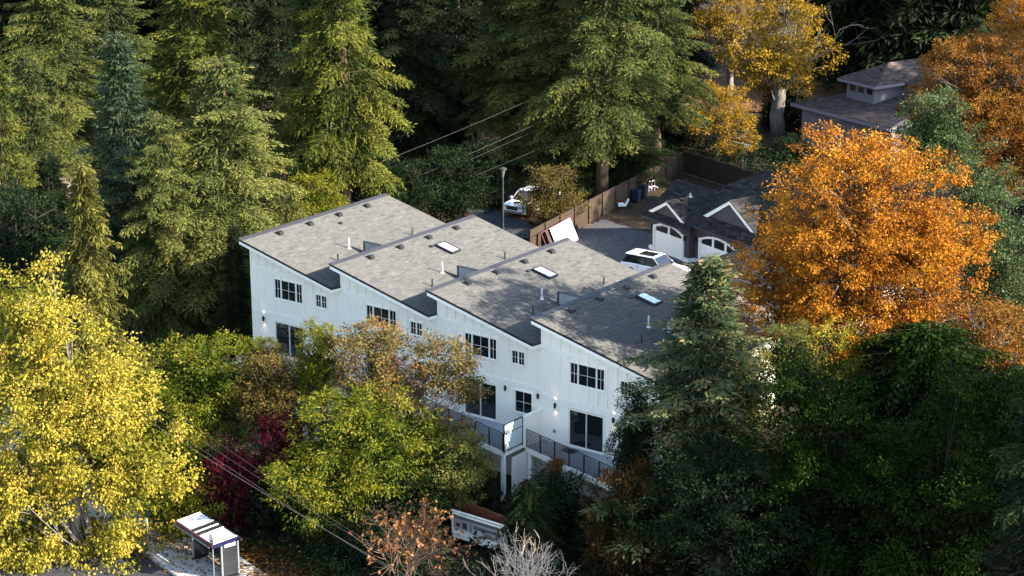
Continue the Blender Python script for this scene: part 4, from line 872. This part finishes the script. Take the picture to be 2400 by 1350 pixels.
def btree(name, label, kind, px, py, s, k, m, cat='tree', group=None, rot=None, bark=BARK, tr=.14, zscale=None):
    """broadleaf tree: crown centre at the pixel's point at scale s, sized by factor k, trunk down to the ground"""
    p = at(px, py, s); g = float(gz(p[0], p[1])); rot = 0.0 if rot is None else rot
    o = empty(name, (p[0], p[1], g-.1), 0, label=label, cat=cat, group=group); h = p[2]-g+.1; zs = zscale or k
    link('crown', BL[kind][0], m, o, (0, 0, h), (0, 0, rot), (k, k, zs)); link('limbs', BL[kind][1], bark, o, (0, 0, h), (0, 0, rot), (k, k, zs))
    q = MB(); z = np.linspace(0, max(h, .8), 6); q.tube([(.10*math.sin(a*1.7+px), .10*math.cos(a*1.3+py), a) for a in z], [max(.03, tr*(1.3-.75*a/max(h, .8))) for a in z], 9); q.build('trunk', bark, o, smooth=True)
    return o

# ------------------------------------------------------------------ foreground trees and shrubs
btree('yellow_tree', 'large tree with bright yellow leaves filling the lower left corner', 'yellow', 165, 975, 47.5, 1.0, F_YEL, bark=BARKG, tr=.26, zscale=1.13)
btree('laurel_tree', 'rounded bright green leafy tree between yellow tree and left townhouse', 'laurel', 470, 890, 44.5, 0.9, F_GRN, rot=.6)
btree('laurel_tree', 'dark leafy green shrub mass under the bright green tree, beside crimson maple', 'laurel', 420, 1090, 45.2, .8, F_GRN, rot=2.1)
btree('laurel_tree', 'broad yellow-green leafy tree in the centre before the second townhouse', 'laurel', 850, 1030, 46.6, 1.05, F_GRN, rot=4.0)
btree('laurel_tree', 'dark green leafy tree low in the centre, above the brown shrub', 'laurel', 880, 1170, 46.4, 1.05, F_DRK, rot=1.2)
btree('madrone_tree', 'tan and reddish madrone tree with bare red limbs before the white facade', 'madrone', 965, 855, 45.6, 0.98, F_MAD, rot=0, bark=BARKR)
btree('laurel_tree', 'olive leafy tree left of the deck railing and frosted screen', 'bush', 1072, 1085, 46.4, 0.68, F_OLV, rot=1.0)
btree('tan_bush', 'tan brown bush between bright green tree and left sliding door', 'bush', 640, 905, 45.2, .85, F_TAN, rot=2.0)
btree('upright_shrub', 'upright yellow-green shoots standing before the left townhouse corner', 'bush', 752, 845, 45, .55, F_GRN, rot=3.0, zscale=.95)
btree('upright_shrub', 'small yellow-green shrub touching the left townhouse wall', 'bush', 610, 830, 44.5, .42, F_GRN, rot=.3)
btree('crimson_maple', 'crimson maple beside the bus shelter under the wires', 'acer', 550, 1095, 46, 1.0, F_RED, cat='tree', rot=.4)
btree('crimson_maple', 'crimson maple higher up, right of the tan bush', 'acer', 655, 1015, 46, .85, F_RED, cat='tree', rot=2.4)
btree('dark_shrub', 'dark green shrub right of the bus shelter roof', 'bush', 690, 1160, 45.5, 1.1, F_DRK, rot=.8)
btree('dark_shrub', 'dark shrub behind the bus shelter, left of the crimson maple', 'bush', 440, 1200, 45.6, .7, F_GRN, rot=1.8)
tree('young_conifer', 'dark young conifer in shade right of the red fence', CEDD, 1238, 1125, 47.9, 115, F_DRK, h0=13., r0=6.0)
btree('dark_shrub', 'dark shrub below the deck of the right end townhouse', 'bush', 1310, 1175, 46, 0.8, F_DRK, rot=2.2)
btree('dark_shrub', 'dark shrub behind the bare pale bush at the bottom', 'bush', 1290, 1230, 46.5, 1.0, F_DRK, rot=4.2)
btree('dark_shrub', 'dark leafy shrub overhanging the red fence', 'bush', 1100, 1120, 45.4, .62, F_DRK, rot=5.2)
btree('thin_shrub', 'thin reddish shrub poking through the deck railing', 'acer', 1305, 1085, 46, 0.28, F_BRN, rot=1.1)
btree('laurel_tree', 'dark evergreen shrub hugging the corner left of the spruce', 'bush', 1495, 1010, 47.2, 0.5, F_DRK, rot=3.6, zscale=1.0)
btree('rusty_shrub', 'brown orange maple shrub in shade at bottom right of centre', 'bush', 1470, 1230, 48.2, 0.95, F_RUST, rot=1.4, zscale=1.35)
tree('spruce_tree', 'tall green spruce standing before the right end townhouse', SPRUCE, 1660, 598, 48.6, 330, F_SPR, h0=15., r0=3.9)
btree('dark_shrub', 'dark blue-green tree under the spruce', 'laurel', 1690, 1170, 49.2, .95, F_DRK, rot=2.9)
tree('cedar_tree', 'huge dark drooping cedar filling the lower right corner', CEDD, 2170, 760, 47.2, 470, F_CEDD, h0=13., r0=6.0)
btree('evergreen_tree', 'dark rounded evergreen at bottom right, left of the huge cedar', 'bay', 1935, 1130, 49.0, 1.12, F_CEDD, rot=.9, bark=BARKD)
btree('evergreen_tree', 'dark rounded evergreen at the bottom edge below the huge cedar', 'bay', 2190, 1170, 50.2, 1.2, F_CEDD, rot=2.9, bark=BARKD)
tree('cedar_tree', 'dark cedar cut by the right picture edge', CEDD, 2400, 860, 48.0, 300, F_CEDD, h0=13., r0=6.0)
btree('crimson_shrub', 'crimson shrub in the bottom right corner', 'acer', 2365, 1320, 50.5, .9, F_RED, rot=.2)
btree('maple_tree', 'large orange maple glowing in sun right of the garage', 'maple', 2015, 562, 45.5, 0.98, F_ORG, bark=BARKG, tr=.3)
btree('maple_tree', 'yellow maple branches below the large orange maple', 'maple2', 1960, 830, 46.2, 0.6, F_YEL, rot=1.0, bark=BARKG)
btree('maple_tree', 'orange brown tree at the right edge above the dark cedar', 'maple2', 2310, 795, 46, 0.75, F_BRN, rot=2.2, bark=BARKG)
btree('bay_tree', 'grey-green evergreen tree at right edge behind the orange maple', 'bay', 2330, 600, 41, 1.0, F_BAY, rot=.5)
btree('bay_tree', 'grey-green evergreen crown between the two orange trees', 'bush', 2195, 305, 35.5, 1.15, F_BAY, rot=1.5)
btree('maple_tree', 'orange brown maple in the upper right corner beside lavender house', 'maple', 2300, 255, 33.2, 0.95, F_BRN, rot=2.0, bark=BARKG)
btree('maple_tree', 'yellow orange tree crown cut by the top right corner', 'maple2', 2385, 40, 31.0, .6, F_ORG, rot=.9, bark=BARKG)
btree('maple_tree', 'half bare yellow maple with thick trunk behind the garage', 'maple2', 1830, 95, 27, 1.3, F_GOLD, rot=4.4, bark=BARKG, tr=.55)
btree('maple_tree', 'low golden maple boughs left of the thick maple trunk', 'maple2', 1680, 262, 28.0, 0.8, F_GOLD, rot=2.6, bark=BARKG, tr=.2)
btree('loose_tree', 'loose olive tree with thin trunks between spruce and dark cedar', 'bush', 1745, 900, 47.6, .85, F_OLV, rot=2.5)
btree('loose_tree', 'small olive tree filling the gap right of the spruce', 'bush', 1850, 830, 47, .7, F_OLV, rot=1.1)
btree('green_bush', 'yellow-green bushy tree above the lavender house roof', 'bush', 2080, 90, 24.5, 1.15, F_GRN, rot=.4)
btree('green_bush', 'dark bush left of the lavender house wall', 'bush', 1850, 250, 26.5, 1.0, F_DRK, rot=2.8)
btree('green_bush', 'dark bush at the foot of the lavender house wall', 'bush', 1850, 365, 28.0, .75, F_DRK, rot=1.8)
btree('small_tree', 'small yellowing tree overhanging the white pickup truck', 'bush', 1285, 455, 31.8, .95, F_TAN, rot=.4, bark=BARKG)
btree('small_tree', 'thin yellow-leaved tree above the street lamp', 'bush', 1190, 350, 29.5, .8, F_TAN, rot=1.4, bark=BARKG)
btree('dark_shrub', 'dark shrub behind the far left roof corner', 'bush', 640, 500, 36.5, 0.9, F_OLV, rot=0.2)
btree('dark_shrub', 'green shrub at the foot of the red trunk fir', 'bush', 735, 470, 35, 0.85, F_GRN, rot=1.2)
btree('dark_shrub', 'dark shrub right of the red trunk fir', 'bush', 860, 430, 33.5, 1.0, F_DRK, rot=2.2)
btree('dark_shrub', 'dark shrub under the wires behind the left roof', 'bush', 955, 440, 32.8, 0.95, F_DRK, rot=3.2)
btree('dark_shrub', 'dark shrub in the deep shade left of the lamp post', 'bush', 1060, 420, 32, 1.1, F_DRK, rot=4.2)
btree('dark_shrub', 'dark shrub behind the thin yellow-leaved tree', 'bush', 1130, 390, 30.5, 1.0, F_DRK, rot=5.2)
btree('dark_shrub', 'dark shrub behind the plank fence near its middle', 'bush', 1440, 390, 30, 1.0, F_DRK, rot=0.7)
btree('dark_shrub', 'dark shrub behind the far end of plank fence', 'bush', 1560, 300, 27.5, 1.1, F_DRK, rot=1.7)
btree('dark_shrub', 'dark shrub mass at the left edge under the firs', 'bush', 60, 560, 42, 1.2, F_DRK, rot=2.7)
btree('maple_tree', 'golden maple crown at the top, left of the half bare maple', 'maple2', 1715, 40, 25.5, 1.0, F_GOLD, rot=1.9, bark=BARKG, tr=.3)
# bare limbs rising through the half bare maple
_m, _ = bare_bush('maple_limbs', 14, 7.0, 9.0, 7, 4, .09)
_t = [o for o in bpy.data.objects if o.get('label', '').startswith('half bare yellow maple')][0]; link('bare_limbs', _m, BARKG, _t, (0, 0, 2.5))
# bare shrubs
def bush_obj(name, label, me, lm, px, py, s, bark, z=0, rot=0, k=1.0):
    p = on_z(px, py, z); o = empty(name, (p[0], p[1], z-.05), rot, label=label, cat='shrub'); link('branches', me, bark, o, scale=(k, k, k))
    if lm: link('leaves', lm, F_DEAD, o, scale=(k, k, k))
me, lm = bare_bush('withered_bush', 5, 1.35, 4.3, 11, 4, .04, .4, .2, .12); bush_obj('withered_shrub', 'twiggy shrub with withered brown leaves at the bottom centre', me, lm, 950, 1400, 46, mat('brown_twig_bark', (.24, .14, .09), .8, var=.3, scale=5))
me, lm = bare_bush('pale_bush', 9, 3.4, 3.4, 14, 4, .055, .0); bush_obj('bare_shrub', 'bare pale branched shrub at the bottom, right of the withered one', me, lm, 1235, 1425, 46, BARKP)

# ------------------------------------------------------------------ the conifer wood
tree('light_cedar', 'pointed light green cedar on the left above the yellow tree', CEDL, 190, 380, 44.2, 180, F_CEDL, h0=15., r0=3.4)
tree('fir_tree', 'broad cone-laden fir left of the townhouse row, boughs over the roof', FIR[2], 510, 130, 38, 235, F_FIRC)
tree('fir_tree', 'blue-green pointed fir in the upper left', FIR[0], 275, 75, 38.0, 201, F_FIRB)
tree('fir_tree', 'sunlit fir at the top behind the blue-green one', FIR[1], 440, -150, 34.5, 232, F_FIRY)
tree('fir_tree', 'yellow-green fir cut by the left edge', FIR[0], -15, 120, 39.5, 134, F_FIRY)
tree('fir_tree', 'fir left of the blue-green one above the side road', FIR[2], 60, 130, 35.0, 140, F_FIR)
tree('fir_tree', 'lit fir low between blue-green fir and light cedar', FIR[2], 370, 260, 38.5, 150, F_FIRC)
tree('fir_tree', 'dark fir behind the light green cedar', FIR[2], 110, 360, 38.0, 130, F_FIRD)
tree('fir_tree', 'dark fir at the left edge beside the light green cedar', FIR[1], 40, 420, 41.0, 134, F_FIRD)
tree('fir_tree', 'dark fir in the top left corner above the side road', FIR[2], 110, -90, 29.0, 183, F_FIR)
tree('fir_tree', 'dark fir second from the top left corner', FIR[0], 240, -160, 28.0, 171, F_FIR)
tree('fir_tree', 'small dark fir squeezed against the left townhouse wall', FIR[1], 545, 520, 39.2, 70, F_FIRD)
tree('fir_tree', 'tall bright green fir with red trunk behind the left roof', FIR[3], 790, -240, 35.5, 190, F_FIRY)
tree('fir_tree', 'slim fir trunk left of the tall bright green fir', FIR[3], 725, -120, 34.5, 134, F_FIR)
tree('fir_tree', 'dark fir in the gap left of the bright green fir', FIR[1], 640, -120, 30.0, 134, F_FIRD)
tree('fir_tree', 'dark fir right of the bright green fir', FIR[2], 965, -140, 30.0, 159, F_FIRD)
tree('fir_tree', 'dark fir in the deep shade at the top centre', FIR[0], 1070, -160, 28.5, 159, F_FIRD)
tree('fir_tree', 'tall fir above the pickup truck, left of the sunlit trio', FIR[3], 1190, -170, 29.8, 183, F_FIR)
tree('fir_tree', 'broad sunlit fir at the top above the street lamp', FIR[2], 1330, -190, 30.5, 214, F_FIR)
tree('fir_tree', 'sunlit fir with tall trunk left of the garage', FIR[3], 1420, -150, 31.5, 201, F_FIR)
tree('fir_tree', 'feathery fir beside the sunlit clearing', FIR[3], 1545, -120, 29.5, 171, F_FIR)
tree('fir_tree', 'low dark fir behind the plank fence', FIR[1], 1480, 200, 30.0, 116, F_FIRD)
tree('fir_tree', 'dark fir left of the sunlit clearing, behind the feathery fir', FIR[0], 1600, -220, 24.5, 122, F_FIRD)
for i, (px, py, s, r, lab) in enumerate(((-60, -220, 24, 110, 'background fir at the far left top'), (150, -230, 22, 110, 'background fir behind the top left corner'), (340, -240, 24, 110, 'background fir between the left sunlit firs'), (560, -250, 25, 110, 'background fir left of the bright green fir'),
        (700, -260, 23, 100, 'background fir straight behind the bright green fir'), (880, -250, 24, 110, 'background fir right behind the bright green fir'), (1010, -240, 22, 110, 'background fir in the dark top centre'), (1140, -260, 23, 110, 'background fir left of the broad sunlit fir'),
        (1270, -250, 22, 110, 'background fir behind the broad sunlit fir'), (1400, -260, 23, 110, 'background fir behind the sunlit tall trunk fir'), (1510, -230, 21, 100, 'background fir left of the clearing'), (1640, -120, 19.5, 75, 'background fir beyond the sunlit clearing, at left'), (1830, -150, 18.8, 85, 'background fir beyond the sunlit clearing, at right'), (1950, -150, 19, 80, 'background fir above the half bare maple'),
        (2040, -170, 20, 90, 'background fir above the yellow-green bushy tree'), (2160, -150, 21, 95, 'background fir above the lavender house roof'), (2260, -160, 22, 100, 'background fir left of the top right corner'), (2390, -180, 21, 110, 'background fir in the top right corner'))):
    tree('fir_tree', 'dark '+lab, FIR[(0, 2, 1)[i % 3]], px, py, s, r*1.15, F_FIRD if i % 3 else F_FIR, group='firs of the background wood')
# tall firs beyond the right picture edge, unseen, placed for the shade they cast
OFF = ((30, 54, 28, 7, 'unseen fir beyond the right edge, added to shade the fence yard'), (62, 3, 29, 5.8, 'tall fir beyond the right picture edge, second from the street'), (64, 8.5, 23, 4.0, 'tall fir beyond the right picture edge, level with the cedar'), (60, -7, 17, 5, 'tall fir beyond the right picture edge, nearest the street'),
       (70, -2, 30, 5.6, 'tallest fir beyond the right picture edge'), (56, -15, 19, 5, 'fir beyond the lower right corner by the street'), (48, 88, 36, 7, 'fir beyond the right picture edge behind the lavender house'), (38, 80, 34, 7, 'fir shading the lavender house from beyond the right edge'), (45, 66, 34, 7, 'fir beyond the right edge level with the plank fence'), (56, 60, 34, 7, 'fir beyond the right edge farther from the garage'))
for i, (x, y, H, Rr, lab) in enumerate(OFF):
    o = empty('fir_tree', (x, y, float(gz(x, y))-.1), i*1.3, label=lab, cat='tree', group='firs beyond the right picture edge'); sc = (Rr/4.2, Rr/4.2, H/20)
    link('crown', FIR[i % 3][0], F_FIRD, o, scale=sc); link('trunk', FIR[i % 3][1], BARK, o, scale=sc)
# the far wood that reads as one mass
def far_wood():
    rg = np.random.default_rng(77); V, T = [], []; base = []
    for k in (0, 2):
        me = FIR[k][0]; n = len(me.vertices); a = np.empty(n*3, np.float32); me.vertices.foreach_get('co', a); t = np.empty(n, np.float32); me.attributes['tint'].data.foreach_get('value', t)
        a = a.reshape(-1, 4, 3); t = t.reshape(-1, 4); pick = rg.permutation(len(a))[:len(a)//12]; a = a[pick]; c = a.mean(1, keepdims=True); base.append((c+(a-c)*3.0, t[pick]))
    for i in range(64):
        px = rg.uniform(-150, 2550); d = rg.uniform(19.5, 26) if not 1540 < px < 1960 else rg.uniform(16.8, 18.6)
        p = on_z(px, 60, 3.5); p = at(px, 0, d); x, y = p[0], p[1]; a, t = base[i % 2]; H = rg.uniform(24, 33); Rr = rg.uniform(5, 7.5); th = rg.uniform(0, 6.28)
        q = a*np.array([Rr/4.2, Rr/4.2, H/20]); q = np.stack([q[..., 0]*math.cos(th)-q[..., 1]*math.sin(th)+x, q[..., 0]*math.sin(th)+q[..., 1]*math.cos(th)+y, q[..., 2]+float(gz(x, y))], -1); V.append(q.reshape(-1, 3)); T.append(t.ravel())
    V = np.concatenate(V); me = np_mesh('far_wood', V, np.arange(len(V)).reshape(-1, 4), tint=np.concatenate(T)); pass
    link('far_wood', me, F_FIRD, label='dark mass of far conifers behind the nearer firs', cat='wood', kind='stuff')
far_wood()

# ------------------------------------------------------------------ ground cover and fallen leaves
def scatter(name, label, cat, polys, n, ll, lw, m, seed, hmax, up):
    rg = np.random.default_rng(seed); P = []
    for (x0, x1, y0, y1, share) in polys:
        k = int(n*share); x = rg.uniform(x0, x1, k); y = rg.uniform(y0, y1, k)
        hh = hmax*np.clip(.5+.6*np.sin(x*1.1+seed)*np.sin(y*1.3)+.4*np.sin(x*2.7+y*2.1), .02, 1.2); zo = .125*((y < -14.5) & (hmax < .1)); P.append(np.stack([x, y, gz(x, y)+zo+rg.random(k)**.6*hh], 1))
    C = np.concatenate(P); D = rg.normal(0, 1, C.shape); D[:, 2] = np.abs(D[:, 2])*.6 if hmax > .2 else 0
    me = leaf_mesh(name, C, D, ll*rg.uniform(.6, 1.4, len(C)), lw*rg.uniform(.7, 1.3, len(C)), rg.random(len(C)), rg, up); link(name, me, m, label=label, cat=cat, kind='stuff')
scatter('undergrowth', 'low dark shrubs and ferns covering the ground around the houses', 'undergrowth', [(-20, 20, -16.5, -4, .25), (20, 45, -14, -2.5, .2), (-40, -1.5, -10, 30, .25), (-60, -14, 20, 70, .15), (-14, 12, 56, 66, .15)], 90000, .26, .10, F_DRK, 5, 1.3, .6)
scatter('fallen_leaves', 'scattered fallen orange leaves on soil and paving', 'leaves', [(-16, 14, 27, 56, .3), (9, 20, -20.5, -17.5, .035), (9, 20, -18.5, -15, .09), (-20, 40, 56, 110, .3), (-75, -50, 25, 55, .13)], 26000, .14, .10, F_BRN, 8, .02, 3.0)
